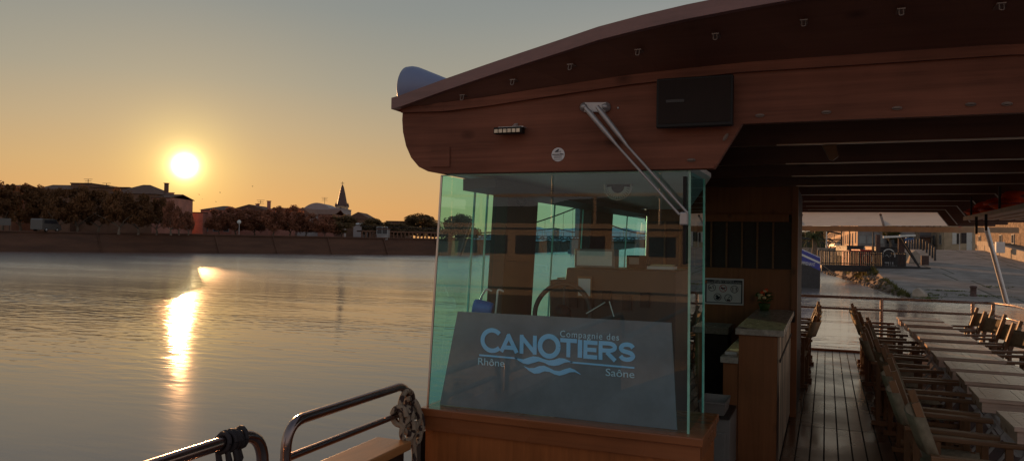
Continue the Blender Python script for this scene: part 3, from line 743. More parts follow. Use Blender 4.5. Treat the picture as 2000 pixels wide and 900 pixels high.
fhouse(374, 396, 416, 415, 150, 'low flat garage wall right below the sun', 'plaster_b', rt_='flat', name='garage', cat='garage')
fhouse(391, 452, 410, 400, 152, 'single house with a hipped roof just right of the sun', 'plaster_b', rt_='hip', nwin=(3, 1))
fhouse(448, 524, 411, 399, 156, 'pinkish gabled house with two chimneys right of the sun', 'plaster_b', rt_='front', chim=[(.5, .25), (.8, .9)])
fhouse(520, 580, 415, 404, 158, 'reddish house half hidden behind plane trees', 'plaster_b')
fhouse(576, 604, 418, 405, 158, 'narrow pale gabled house left of the vaulted hall', 'plaster_w', rt_='front', roofm='tile')
fhouse(592, 645, 408, 396, 190, 'pale hall with an arched vaulted roof left of the spire', 'plaster_w', roofm='plaster_w', rt_='vault', name='hall', cat='hall')
fhouse(592, 652, 418, 407, 165, 'low red tiled house in front of the vaulted hall', 'plaster_b', roofm='tile')
fhouse(643, 668, 408, 407, 185, 'pale flat block with a row of tall dark windows beside the church', 'plaster_w', roofm='plaster_w', rt_='flat', nwin=(6, 3), wsize=(.35, 1.1))
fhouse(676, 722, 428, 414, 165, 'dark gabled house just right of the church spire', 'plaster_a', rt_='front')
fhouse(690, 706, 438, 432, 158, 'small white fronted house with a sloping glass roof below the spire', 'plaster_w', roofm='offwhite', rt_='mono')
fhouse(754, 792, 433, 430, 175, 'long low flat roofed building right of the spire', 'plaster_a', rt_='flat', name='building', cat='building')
fhouse(736, 757, 448, 446, 146, 'small pale kiosk with two doors on the embankment', 'plaster_g', rt_='flat', depth=3, name='kiosk', cat='kiosk', nwin=(2, 1))
# aerials
def aerial(px, ytop, ybot, D, label):
    p = onD(px, ybot, D); z1 = zpx(px, ytop, D); mb = MB(); mb.tube([p, (p.x, p.y, z1)], .05, 6)
    for k, wd in ((0, .8), (.35, .6), (.7, .7)): mb.tube([(p.x - wd, p.y - wd * .3, z1 - k), (p.x + wd, p.y + wd * .3, z1 - k)], .035, 5)
    tag(mb.build('aerial', M['iron']), label, 'aerial', 'roof aerials on the far bank')
aerial(172, 350, 362, 141, 'roof aerial on the flat block left of the sun'); aerial(509, 391, 398, 160, 'small roof aerial above the pinkish gabled house'); aerial(634, 386, 400, 194, 'thin aerial on the vaulted pale hall'); aerial(208, 358, 366, 144, 'small aerial beside the broad hipped roof')
# church
Dc = 230; cb = onD(667, 450, Dc); ch = thing('church', 'dark church tower with a slender pointed spire and corner pinnacles', 'church', (cb.x, cb.y, QZ), R(20))
zt = lambda py: zpx(667, py, Dc) - QZ
tw = 20 * Dc / F / 2
m_ = MB(); m_.box(-tw, tw, -tw, tw, 0, zt(403)); m_.box(-tw * 1.12, tw * 1.12, -tw * 1.12, tw * 1.12, zt(404.5), zt(403) + .01); m_.build('tower', M['plaster_t'], ch)
for a in range(4):
    q = Matrix.Rotation(a * pi / 2, 3, 'Z')
    f_ = MB(); f_.prism([q @ V(p) for p in ((-.45, -tw - .02, zt(412)), (.45, -tw - .02, zt(412)), (.45, -tw - .02, zt(407)), (0, -tw - .02, zt(405.3)), (-.45, -tw - .02, zt(407)))], q @ V((0, -.05, 0))); f_.build('belfry_opening', M['pane'], ch)
m_ = MB(); r0 = tw * 1.2
m_.lathe([(r0 * .95, zt(403)), (r0 * .74, zt(392)), (r0 * .5, zt(378)), (r0 * .26, zt(366)), (.16, zt(361))], seg=8, smooth=False); m_.tube([(0, 0, zt(362)), (0, 0, zt(354.5))], .08, 6); m_.tube([(-.5, 0, zt(358)), (.5, 0, zt(358))], .07, 6); m_.build('spire', M['slate'], ch)
for sx in (-1, 1):
    for sy in (-1, 1):
        m_ = MB(); m_.lathe([(.42, zt(404)), (.38, zt(400)), (.02, zt(395))], (sx * tw * .92, sy * tw * .92, 0), seg=6, smooth=False); m_.build('pinnacle', M['slate'], ch)
MB().box(-tw * 2.2, tw * 1.1, tw, tw + 16, 0, zt(420)).build('nave', M['plaster_a'], ch)
# embankment details: parapet with arcade on the right, van, signboard, lamp
def bankpt(px, D): p = onD(px, 450, D); return V((p.x, p.y, QZ))
mb = MB(); a = bankpt(706, 146); b = bankpt(862, 155); d_ = (b - a)
ar = thing('arcade_terrace', 'long quayside terrace with dark railings on posts, right end of the far bank', 'terrace', a, math.atan2(d_.y, d_.x)); Lg = d_.length
MB().box(0, Lg, -.4, 2.5, 1.15, 1.4).build('terrace_slab', M['plaster_a'], ar)
for k in range(22):
    MB().box(Lg * k / 21 - .12, Lg * k / 21 + .12, -.35, -.1, -.05, 1.15).build('post', M['plaster_a'], ar)
mb = MB()
for k in range(44): mb.tube([(Lg * k / 43, -.3, 1.4), (Lg * k / 43, -.3, 2.2)], .025, 4)
mb.tube([(0, -.3, 2.2), (Lg, -.3, 2.2)], .04, 5); mb.build('railing', M['iron'], ar)
def vehicle(name, label, p, rz_, kind, paint, group=None, s=1.0):
    t = thing(name, label, 'van' if kind == 'van' else 'car', p, rz_, group)
    Lh, Wd = (2.4, .95) if kind == 'van' else (2.1, .87)
    if kind == 'van': pf = [(-2.4, .35), (-2.4, 1.9), (-2.2, 2.05), (1.1, 2.05), (1.75, 1.25), (2.3, 1.05), (2.4, .6), (2.4, .35)]
    else: pf = [(-2.1, .35), (-2.1, .85), (-1.8, .95), (-1.2, 1.42), (.35, 1.45), (1.05, .98), (1.9, .85), (2.1, .6), (2.1, .35)]
    MB().prism([(x, -Wd, z) for x, z in pf], (0, 2 * Wd, 0)).build('body', paint, t, .05)
    gl = [(-1.9, 1.3), (-1.9, 1.85), (1.0, 1.85), (1.45, 1.3)] if kind == 'van' else [(-1.35, .98), (-1.05, 1.34), (.28, 1.36), (.8, .98)]
    for sg in (-1, 1): MB().prism([(x, sg * (Wd + .004), z) for x, z in gl], (0, sg * .01, 0)).build('window', M['pane'], t)
    for x in (-1.35, 1.35):
        for sg in (-1, 1):
            wh = MB().lathe([(.0, -.1), (.32, -.1), (.34, -.05), (.34, .05), (.32, .1), (0, .1)], (x, sg * (Wd - .08), .33), (0, 1, 0), 16).build('wheel', M['black'], t)
            MB().lathe([(0, -.02), (.2, -.02), (.2, .02), (0, .02)], (x, sg * (Wd + .03), .33), (0, 1, 0), 12).build('rim', M['satin'], wh)
    return t
az = math.atan2(1.0, .35)
vehicle('van', 'white van parked on the far quay under the plane trees', bankpt(90, 121.5), R(110), 'van', M['carsilver'])  # shadow on the white van is put into its dark body colour
vp = bankpt(6, 120); sb = thing('signboard', 'pale rectangular signboard on the far quay at the left picture edge', 'signboard', vp, R(22))
MB().box(-1.2, 1.2, -.04, .04, .9, 2.0).build('board', M['carsilver'], sb); MB().box(-1, -.92, -.03, .03, 0, .9).build('post', M['iron'], sb); MB().box(.92, 1, -.03, .03, 0, .9).build('post', M['iron'], sb)
sp_ = bankpt(467, 137); rs = thing('road_sign', 'small round road sign on a thin post on the far quay', 'sign', sp_, R(22))
MB().tube([(0, 0, 0), (0, 0, 2.3)], .05, 6).build('post', M['satin'], rs); MB().lathe([(0, -.02), (.36, -.02), (.36, .02), (0, .02)], (0, -.08, 2.4), (0, 1, 0), 16).build('disc', M['white'], rs)
for k, (px, py) in enumerate(((389, 380), (430, 376), (395, 389), (422, 394), (493, 364))):
    p = onD(px, py, 90); mb = MB(); mb.ball((0, 0, 0), .09, .03, .03, 6, 4); mb.quad((.03, 0, .01), (-.04, 0, .01), (-.06, .18, .08)); mb.quad((.03, 0, .01), (-.04, 0, .01), (-.06, -.18, .08))
    o = mb.build('bird', M['iron']); o.location = p; o.rotation_euler = (0, 0, k); tag(o, 'tiny dark bird flying right of the sun', 'bird', 'birds in the sky right of the sun')

# ------------------------------------------------------------------ bridges up the river
def bridge(label, A, B, zdeck, towers, truss=.9, anchor=2.2):
    """towers: (fraction, height above deck)"""
    A = V(A); B = V(B); d = B - A; Lg = d.length
    t = thing('suspension_bridge', label, 'bridge', (A.x, A.y, ZW), math.atan2(d.y, d.x)); zd = zdeck - ZW
    mb = MB(); mb.box(0, Lg, -1, 1, zd - .22, zd)
    mb.box(0, Lg, -1.08, -1.0, zd - truss, zd - truss + .15)
    n = int(Lg / 2.2)
    for k in range(n): x = Lg * k / n; mb.bar((x, -1.04, zd - truss + .1), (x + Lg / n / 2, -1.04, zd - .2), .16, .16); mb.bar((x + Lg / n / 2, -1.04, zd - .2), (x + Lg / n, -1.04, zd - truss + .1), .16, .16)
    mb.build('deck', M['iron'], t)
    mb = MB(); mb.box(0, Lg, -.98, -.94, zd + 1.0, zd + 1.08)
    for k in range(int(Lg / 3)): mb.box(3 * k, 3 * k + .08, -.98, -.94, zd + .003, zd + 1)
    mb.build('railing', M['iron'], t)
    pts = [(0, anchor)]
    for fr, h in towers:
        x = Lg * fr
        mb = MB()
        for sy in (-.9, .9): mb.box(x - .55, x + .55, sy - .4, sy + .4, zd + .003, zd + h)
        mb.box(x - .5, x + .5, -.5, .5, zd + h * .82, zd + h - .05); mb.build('tower', M['plaster_g'], t)
        mb = MB(); mb.box(x - 1.5, x + 1.5, -2.2, 2.2, -.5, zd - truss - .01); mb.box(x - 1.9, x + 1.9, -2.6, 2.6, -.5, 1.0); mb.build('pier', M['plaster_g'], t)
        pts.append((x, h))
    pts.append((Lg, anchor))
    cb_ = MB()
    for (x0, h0), (x1, h1) in zip(pts[:-1], pts[1:]):
        n = 24; sag = max(0, min(h0, h1) - .6) if (h0 > 2.5 and h1 > 2.5) else 0.0
        cur = []
        for k in range(n + 1):
            u = k / n
            if h0 > anchor and h1 > anchor: hh = h0 + (h1 - h0) * u - 4 * sag * u * (1 - u)
            else:
                lo, hi = (h0, h1) if h0 < h1 else (h1, h0); uu = u if h0 < h1 else 1 - u; hh = .5 + (hi - .5) * uu ** 1.7
            cur.append((x0 + (x1 - x0) * u, -1.0, zd + hh))
        cb_.tube(cur, .19, 5)
        for c in cur[1:-1:2]: MB().tube([c, (c[0], -1.0, zd)], .06, 4).build('hanger', M['iron'], t)
    cb_.build('cable', M['iron'], t)
    return t
pA = onD(930, 462, 235); pB = onD(1700, 470, 165)
bridge('suspension footbridge with tall towers and hangers, nearer bridge seen through the wheelhouse', (pA.x, pA.y, 0), (pB.x, pB.y, 0), zpx(1100, 461, 210), [(.335, 8.0), (.78, 8.0)])
pA = onD(900, 464, 330); pB = onD(1700, 470, 240)
bridge('farther suspension bridge with a stone river pier, behind the tall footbridge', (pA.x, pA.y, 0), (pB.x, pB.y, 0), zpx(1088, 465, 300), [(.295, 3.9), (.7, 3.9)])
vd = onD(1000, 480, 420)
ridge('hills', M['hill'], [onD(930, 470, 700), onD(990, 468, 700), onD(1040, 470, 700), onD(1120, 471, 700), onD(1260, 470, 700), onD(1500, 472, 700)], 100, 8, 1.0)

# ================================================================== the tour boat
boat = thing('passenger_boat', 'wooden river excursion boat with arched roof, glazed wheelhouse, bar wall, planked deck and tube railings', 'boat')
XP, XS, YF, YB = -2.3, 2.62, -5.5, 14.3      # port, starboard, bow, stern
XC = (XP + XS) / 2
# hull and decks
mb = MB()
hp = [(XP, YB), (XP, -1), (-1.6, -4), (XC - .3, YF), (XC + .3, YF), (1.9, -4), (XS, -1), (XS, YB)]
mb.prism([(x, y, ZW - .5) for x, y in hp], (0, 0, .46 - ZW + .5 - .5))
mb.build('hull', M['hullblack'], boat)
MB().prism([(x * .995, y, -.035) for x, y in hp], (0, 0, .035)).build('deck', M['deck'], boat)
# grey painted foredeck, port bulwark with wooden gunwale
MB().prism([(XP * .99, 3.9, .004), (XP * .99, -1, .004), (-1.58, -3.98, .004), (XC - .3, YF + .03, .004), (XC + .3, YF + .03, .004), (1.88, -3.98, .004), (XS * .99, -1, .004), (XS * .99, 3.9, .004)], (0, 0, .008)).build('foredeck', M['foredeck'], boat)
MB().box(.66, 2.5, 4.2, 14.1, .0, .012).build('floor_mat', M['floormat'], boat)
mb = MB(); mb.box(XP, XP + .06, -1, 3.9, .005, .60); mb.box(XP, XP + .06, 4.1, YB, .005, .60); mb.build('bulwark', M['dark'], boat)
MB().box(XP - .02, XP + .20, -1, 3.74, .602, .65).build('gunwale', M['capY'], boat, .008)
MB().box(XP - .02, XP + .16, 5.0, YB, .602, .65).build('gunwale', M['capY'], boat, .008)
# port railings of bent steel tube
XR = XP + .09
def rail(name, pts, r, m, rad=.12): return MB().tube(arc_pts(pts, rad, 8), r, 12).build(name, m, boat)
pr_ = onX(600, 810, XR)
y1, y2 = 2.80, 3.88
r1 = rail('railing', [(XR, y1, .64), (XR, y1 + .01, .93), (XR, y2, .93), (XR, y2 + .01, .64)], .024, M['steel'])
MB().tube([(XR, y1 + .02, .775), (XR, y2 - .01, .775)], .017, 12).build('mid_rail', M['steel'], r1)
r2 = rail('railing', [(XR, -.9, .64), (XR, -.9, .935), (XR, 2.65, .935), (XR, 2.66, .64)], .026, M['steel'], .14)
MB().tube([(XR, -.88, .775), (XR, 2.64, .775)], .017, 12).build('mid_rail', M['steel'], r2)
# bow rail (behind the viewer, it shows mirrored in the glass)
bw = rail('railing', [(XR, -1.0, .64), (-1.55, -4, 1.0), (XC - .3, YF + .1, 1.0), (XC + .3, YF + .1, 1.0), (1.85, -4, 1.0), (XS - .1, -1, 1.0), (XS - .1, 2.5, 1.0), (XS - .1, 2.51, .1)], .026, M['steel'], .3)
for p in ((-1.55, -4), (XC - .3, YF + .1), (XC + .3, YF + .1), (1.85, -4), (XS - .1, -1), (XS - .1, 1)):
    MB().tube([(p[0], p[1], .01), (p[0], p[1], 1.0)], .02, 10).build('stanchion', M['brass'], bw)
# wheelhouse base with overhanging cap
BX0 = onY(822, 790, 3.93).x; BX1 = onY(1343, 845, 3.93).x
ZB = .79
mb = MB(); mb.box(BX0 + .015, BX1 + .05, 3.965, 4.02, .002, .70); mb.box(BX1 + .0, BX1 + .05, 4.023, 4.55, .002, .70); mb.build('wheelhouse_base', M['base'], boat)
mb = MB(); mb.box(BX0 - .01, BX1 + .075, 3.93, 4.56, .745, ZB); mb.build('ledge', M['cap'], boat, .006)
mb = MB(); mb.box(BX0, BX1 + .06, 3.945, 3.995, .665, .743); mb.box(BX1 + .012, BX1 + .062, 3.997, 4.555, .665, .743); mb.build('ledge_skirt', M['cap'], boat)
MB().box(XP + .02, XP + .075, 4.56, YB - .2, .65, .80).build('side_sill', M['cap'], boat)
# fascia: arched board across the front of the roof
YFAS = 3.95; XSH = 1.66
bl = [onY(px, py, YFAS) for px, py in ((787, 209), (785.5, 235), (787, 258), (793, 285), (803, 308), (818, 326), (836, 335), (862, 339.5))]
zbot = onY(1395, 330, YFAS); z1 = onY(1450, 240, YFAS); z2 = onY(2000, 222, YFAS)
ZT_ = [onY(px, py, YFAS) for px, py in ((1440, 129), (1230, 153), (1090, 174), (950, 196), (870, 206))]
zl = zbot.z; zm = (z1.z + z2.z) / 2
mx = lambda p: V((2 * XC - p.x, p.y, p.z))
bot_l = bl + [V((zbot.x, YFAS, zl)), V((z1.x, YFAS, zm))]
fas_poly = bot_l + [V((XSH, YFAS, zm)), V((XSH + .16, YFAS, zl))] + [mx(p) for p in reversed(bl)]
topc = [bl[0]] + [V((p.x, YFAS, p.z)) for p in reversed(ZT_)]
fas_poly = fas_poly + [mx(p) for p in topc[1:]] + list(reversed(topc[1:]))
fas = MB().prism(fas_poly, (0, .045, 0)).build('fascia', M['fascia'], boat)
mb = MB(); n = len(topc)
strip = topc + [mx(p) for p in reversed(topc)]
for a, b in zip(strip[:-1], strip[1:]):
    mb.bar(a + V((0, -.012, -.012)), b + V((0, -.012, -.012)), .02, .05)
mb.build('moulding', M['fascia'], fas)
pc = [onY(px, py, YFAS - .008) for px, py in ((842, 287), (878, 287), (878, 326), (842, 326))]
MB().prism(pc, (0, .006, 0)).build('patch_plate', M['fascia'], fas)
# lower edge lip
mb = MB(); mb.box(bl[-1].x, zbot.x, YFAS - .012, YFAS - .001, zl + .003, zl + .022); mb.build('lip', M['fascia'], fas)
# roof: front edge board, soffit, roof sheet
eb = [(785, 209.5), (870, 179), (950, 152), (1020, 129), (1095, 105), (1170, 80.5), (1255, 59), (1340, 40), (1450, 19), (1560, 0)]
def yedge(px): t = min(1, max(0, (px - 780) / 700)); return 3.9 - .38 * (t * t * (3 - 2 * t))
low = [onY(px, py, yedge(px)) for px, py in eb]
low = [V((low[0].x - .06, low[0].y, low[0].z - .012))] + low
lowall = [p for p in low if p.x < XC - .02]; lowall = lowall + [V((XC, 3.52, lowall[-1].z + .012))] + [mx(p) for p in reversed(lowall)]
TH = .066
mb = MB()
for a, b in zip(lowall[:-1], lowall[1:]):
    fw = V((0, -.02, 0)); up = V((0, 0, TH))
    bk = V((0, .03, 0))
    mb.quad(a + fw, b + fw, b + fw + up, a + fw + up); mb.quad(a + fw + up, b + fw + up, b + bk + up, a + bk + up); mb.quad(a + fw, a + bk, b + bk, b + fw)
a = lowall[0]; mb.quad(a + fw, a + fw + up, a + bk + up, a + bk); mb.quad(a + bk, a + bk + up, V((a.x, 14.3, a.z)) + up, V((a.x, 14.3, a.z)))
a = lowall[-1]; mb.quad(a + fw, a + fw + up, a + bk + up, a + bk); mb.quad(a + bk, a + bk + up, V((a.x, 14.3, a.z)) + up, V((a.x, 14.3, a.z)))
mb.build('roof_trim', M['slab'], boat)
mb = MB()
for a, b in zip(lowall[:-1], lowall[1:]):
    mb.quad(a + V((0, .03, TH - .004)), b + V((0, .03, TH - .004)), V((b.x, 14.3, b.z + TH - .004)), V((a.x, 14.3, a.z + TH - .004)))
roof = mb.build('roof', M['slab'], boat)
def interp_top(x):
    xs = [p.x for p in strip]; return float(np.interp(x, xs, [p.z for p in strip]))
mb = MB()
for a, b in zip(lowall[:-1], lowall[1:]):
    mb.quad(a + V((0, .0, .008)), b + V((0, .0, .008)), V((b.x, YFAS - .003, interp_top(b.x) + .004)), V((a.x, YFAS - .003, interp_top(a.x) + .004)))
soff = mb.build('soffit', M['soffit'], boat)
# roof side walls
for f_ in (lambda p: p,):
    mb = MB(); pts_ = [f_(p) for p in bl]
    for a, b in zip(pts_[:-1], pts_[1:]):
        for dx in (0, .02): mb.quad(V((a.x + (dx if a.x < XC else -dx), 3.99, a.z)), V((b.x + (dx if b.x < XC else -dx), 3.99, b.z + dx)), V((b.x + (dx if b.x < XC else -dx), 9.8, b.z + dx)), V((a.x + (dx if a.x < XC else -dx), 9.8, a.z)))
    mb.build('side_fascia', M['fascia'], boat)
# awning clips under the roof edge
for px, py in ((905, 182), (1003, 152), (1115, 122), (1247, 93), (1398, 62), (1570, 35), (1760, 13), (1955, 2)):
    best = None
    for k in range(41):
        y = yedge(px) + (YFAS - yedge(px)) * k / 40 - .0; p = onY(px, py, y)
        ze = float(np.interp(p.x, [q.x for q in lowall], [q.z for q in lowall])); zs = ze + (interp_top(p.x) - ze) * k / 40
        if best is None or abs(zs - p.z) < best[0]: best = (abs(zs - p.z), p)
    p = best[1] + V((0, -.012, -.03))
    s = .58
    mb = MB(); mb.box(p.x - .028 * s, p.x + .028 * s, p.y - .004, p.y + .10, p.z + .014, p.z + .019); mb.tube(arc_pts([(p.x - .014 * s, p.y, p.z + .014), (p.x - .014 * s, p.y - .01, p.z - .024 * s), (p.x + .014 * s, p.y - .01, p.z - .024 * s), (p.x + .014 * s, p.y, p.z + .014)], .01, 4), .005 * s, 6)
    mb.build('hook', M['hook'], soff)
# cleats on the fascia
for px, py, a in ((1350, 313, 0), (1417, 268, 1.0), (1484, 226, 0), (1614, 219.5, 0), (1752, 211.5, 0), (1896, 204, 0), (1967, 203, 0)):
    p = onY(px, py, YFAS - .006); q = Matrix.Rotation(-a, 3, 'Y')
    mb = MB(); w_ = .022
    mb.add([p + q @ V((w_ * cos(k * pi / 8) * 1.0 + (.0), 0, .009 * sin(k * pi / 8))) for k in range(16)], [list(range(16))])
    mb.tube([p + q @ V((-.012, -.006, 0)), p + q @ V((.012, -.006, 0))], .005, 6)
    for dx in (-.017, .017): mb.ball(p + q @ V((dx, -.003, 0)), .004, .003, .004, 6, 4)
    mb.build('cleat', M['hook'], fas)
p = onY(1207, 211, YFAS - .004); MB().ball(p, .006, .006, .006, 8, 5).build('screw', M['satin'], fas)
# round sticker with a quill-like mark and lines of print
p = onY(1090, 302, YFAS - .003); rs_ = 14.2 * 3.98 / F
mb = MB(); mb.lathe([(0, 0), (rs_, 0)], p, (0, -1, 0), 28); st = mb.build('sticker', M['paper'], fas)
mb = MB(); y = p.y - .003
def flat(mb, pts): mb.add([V((p.x + a * rs_, y, p.z + b * rs_)) for a, b in pts], [list(range(len(pts)))])
flat(mb, [(-.52, .36), (-.3, .55), (.0, .78), (.12, .78), (.14, .62), (-.05, .44), (-.2, .36)]); flat(mb, [(-.12, .40), (.36, .40), (.36, .36), (-.12, .36)]); flat(mb, [(.36, .54), (.40, .54), (.40, .28), (.36, .28)])
flat(mb, [(-.86, .07), (.26, .07), (.26, -.03), (-.86, -.03)]); flat(mb, [(.32, .14), (.38, .14), (.86, .06), (.86, -.03), (.32, -.03)])
for (a, b, z_) in ((-.6, .6, -.22), (-.62, .58, -.42), (-.62, .62, -.70)): flat(mb, [(a, z_ + .02), (b, z_ + .02), (b, z_ - .03), (a, z_ - .03)])
mb.build('print', M['ink'], st)

# windscreen panes
YG = 4.0
gTL, gBL = onY(863, 339, YG), onY(835.5, 788, YG); gTR, gBR = onY(1345.5, 336, YG), onY(1342.5, 845, YG)
gTL.z = gTR.z = zl - .001; gBL.z = gBR.z = ZB + .001
MB().quad(gBL, gBR, gTR, gTL).build('windscreen', M['frontglass'], boat)
sg1 = MB().quad(gBR, V((gBR.x + .0, 4.54, ZB + .001)), V((gTR.x + .0, 4.54, zl)), gTR).build('side_window', M['sideglass'], boat)
XT = gTL.x; XB = gBL.x
pb = V((XB, 4.83, ZB)); pt_ = V((XT, 4.83, 2.08))
sg2 = MB().quad(gBL, pb, V((pt_.x, pt_.y, zl)), gTL).build('side_window', M['sideglass'], boat)
def edge_strip(a, b, w, m, parent): return MB().bar(a, b, w, w * .8, (0, 1, 0)).build('pane_edge', m, parent)
edge_strip(gBL, gTL, .011, M['alu'], sg2)
edge_strip(gBR + V((.005, 0, 0)), gTR + V((.005, 0, 0)), .012, M['edgeglass'], sg1)
edge_strip(V((gBR.x, 4.54, ZB)), V((gTR.x, 4.54, zl)), .012, M['edgeglass'], sg1)
edge_strip(gTL + V((0, -.004, -.003)), gTR + V((0, -.004, -.003)), .006, M['edgeglass'], sg1)
# side windows and pillars to port
def lean(z): return XB + (XT - XB) * (z - ZB) / (zl - ZB)
for a, b in ((4.83, 5.42), (6.85, 7.62), (9.85, 10.2), (12.0, 12.15), (14.0, 14.2)):
    MB().prism([(lean(.655) - .03, a, .655), (lean(.655) + .08, a, .655), (lean(zl) + .08, a, zl - .004), (lean(zl) - .03, a, zl - .004)], (0, b - a, 0)).build('pillar', M['pillarwood'], boat)
MB().box(XT - .035, XT + .085, 4.5, 14.2, 2.07, zl - .001).build('header', M['beam'], boat)
def leanpane(a, b): return MB().quad((lean(.8), a, .80), (lean(.8), b, .80), (lean(2.07), b, 2.07), (lean(2.07), a, 2.07))
def leanedge(y): return MB().bar((lean(.81), y, .81), (lean(2.065), y, 2.065), .012, .009, (0, 1, 0))
for a, b in ((5.42, 6.04), (6.05, 6.85), (7.62, 8.55), (8.56, 9.85)):
    sw = leanpane(a, b).build('side_window', M['sideglass'], boat)
    leanedge(b - .005).build('pane_edge', M['edgeglass'], sw)
for y in (4.47, 4.67): leanedge(y).build('pane_edge', M['edgeglass'], sg2)
# wheelhouse ceiling
MB().prism([(XT + .02, 4.02, zl + .006), (BX1 + .02, 4.02, zl + .006), (BX1 + .02, 4.5, zl + .006), (-1.38, 8.45, zl + .006), (XT + .02, 8.45, zl + .006)], (0, 0, .024)).build('wheelhouse_ceiling', M['offwhite'], boat)
mb = MB(); mb.prism([(XT + .09, 4.1, 2.12), (XT + .09, 4.1, 2.05), (XT + .30, 4.1, 2.07), (XT + .30, 4.1, 2.12)], (0, 4.2, 0)); mb.build('ceiling_cove', M['dark'], boat)
# saloon ceiling, beams with pale trim
MB().box(-2.2, 2.5, 4.0, 14.25, 2.50, 2.53).build('ceiling', M['ceil'], boat)
beamY = []
for Zc in (3.68, 4.5, 5.42, 6.4, 7.45, 8.6, 9.7, 10.8, 11.9, 13.0):
    pass
sx0 = z1.x; sx1 = zbot.x
for k, py in enumerate((278.5, 317, 342, 362, 380, 393, 402.5, 409.5, 416, 421)):
    px = 1690
    d = ray(px, py); tt = (zm - CAM.z) / d.z; y = (CAM + d * tt).y
    beamY.append(y)
for k, y in enumerate(beamY):
    if k == 9: continue
    if k == 8: y = 14.15
    lx = -.33 if y > 8.4 else sx0
    poly = [(XT - .1, 2.49), (XT - .1, zm)]
    poly = poly + [(XSH, zm), (XSH + .16, zl), (XS - .15, zl), (XS - .15, 2.49)]
    bmm = MB().prism([(x, y, z) for x, z in poly], (0, .055, 0)).build('beam', M['beam'], boat)
    mb = MB(); x0 = -.28
    mb.box(x0, XSH, y - .004, y + .004, zm - .004, zm + .004); mb.bar((XSH, y, zm), (XSH + .16, y, zl), .009, .009)
    mb.build('trim_strip', M['alu'], bmm)
# bar wall across the boat
YWL = 8.5
xw0, xw1 = -1.86, onY(1547, 600, YWL).x
wz = lambda py: onY(1460, py, YWL).z
mb = MB(); mb.box(xw0, xw1, YWL, YWL + .05, .002, wz(524)); mb.box(xw0, xw1, YWL, YWL + .05, wz(419), 2.49); bwall = mb.build('bar_wall', M['wall'], boat)
MB().box(xw0, xw1 - .003, YWL + .02, YWL + .045, wz(524) + .001, wz(419) - .001).build('recess_panel', M['dark'], bwall)
MB().box(xw0, onY(1541, 425, YWL).x, YWL - .05, YWL - .001, wz(433), wz(419)).build('ledge_rail', M['wall'], bwall)
for px in (1389, 1419, 1449, 1479, 1510, 1358, 1328, 1298):
    x = onY(px, 480, YWL).x; MB().box(x - .009, x + .009, YWL - .008, YWL + .018, wz(523), wz(434)).build('batten', M['chairwood'], bwall)
MB().box(xw1 - .012, xw1 + .05, YWL - .03, YWL + .06, .002, 2.48).build('door_post', M['wall'], boat, .004)
MB().box(xw1 + .004, xw1 + .048, YWL + .063, YWL + 1.5, .002, 2.36).build('cabin_side_wall', M['dark'], boat)
mb = MB(); mb.box(xw1 - .02, xw1 + .03, YWL - .07, YWL - .032, .98, 1.10); mb.build('latch', M['black'], boat)
mb = MB(); mb.box(xw0, xw1 - .05, YWL + 1.5, YWL + 1.55, .002, 2.36); mb.build('cabin_rear_wall', M['dark'], boat)
MB().box(XP + .1, XS - .1, 14.2, 14.29, .002, .035).build('stern_coaming', M['cap'], boat)
# stern and starboard railings
ys_ = 14.15; xs_ = XS - .08
zr1 = onY(1620, 579, ys_).z; zr2 = onY(1620, 601, ys_).z
sc = onY(1940, 590, ys_)
rs1 = rail('railing', [(-.42, ys_, zr1), (sc.x, ys_, zr1), (xs_ + .05, 13.3, zr1 + .02), (xs_ + .05, 12.2, zr1 + .02), (xs_ + .05, 12.19, .05)], .024, M['copper'], .15)
MB().tube([(-.42, ys_, zr2), (sc.x, ys_, zr2), (xs_ + .05, 13.3, zr2), (xs_ + .05, 12.2, zr2)], .02, 10).build('mid_rail', M['copper'], rs1)
for px in (1561, 1722, 1900, 1940):
    p = onY(px, 600, ys_); MB().tube([(p.x, ys_, .0), (p.x, ys_, zr1)], .028, 10).build('stanchion', M['copper'], rs1)
rs2 = rail('railing', [(xs_ + .05, 2.6, .05), (xs_ + .05, 2.6, .95), (xs_ + .05, 11.9, .95), (xs_ + .05, 11.91, .05)], .024, M['copper'], .15)
MB().tube([(xs_ + .05, 2.6, .66), (xs_ + .05, 11.9, .66)], .02, 10).build('mid_rail', M['copper'], rs2)
rp_ = rail('railing', [(XR, 10.2, .64), (XR, 10.2, .95), (XR, 14.1, .95), (-.6, 14.15, .95), (-.6, 14.15, .05)], .024, M['copper'], .15)
# slanting canopy pole at the stern corner
a = onY(1968, 598, 14.0); b = onY(1926, 444, 14.0)
MB().tube([a, b], .036, 12).build('canopy_pole', M['satin'], boat)
# stern awning
yA, yB_ = 14.25, 16.2
c = [onY(1556, 414, yA), onY(1850, 414, yA), onY(1873, 441, yB_), onY(1553, 441, yB_)]
aw = MB().quad(*c).build('awning', M['cream'], boat)
v1, v2 = onY(1553, 441, yB_), onY(1990, 437, yB_)
mb = MB(); mb.box(v1.x, v2.x, yB_ - .01, yB_ + .01, v1.z - .10, v1.z); mb.build('valance', M['valance'], aw)
for px0, px1 in ((1566, 1560), (1720, 1726)):
    MB().tube([onY(px0, 416, yA + .02) + V((0, 0, -.03)), onY(px1, 440, yB_ - .04)], .022, 8).build('strut', M['satin'], aw)
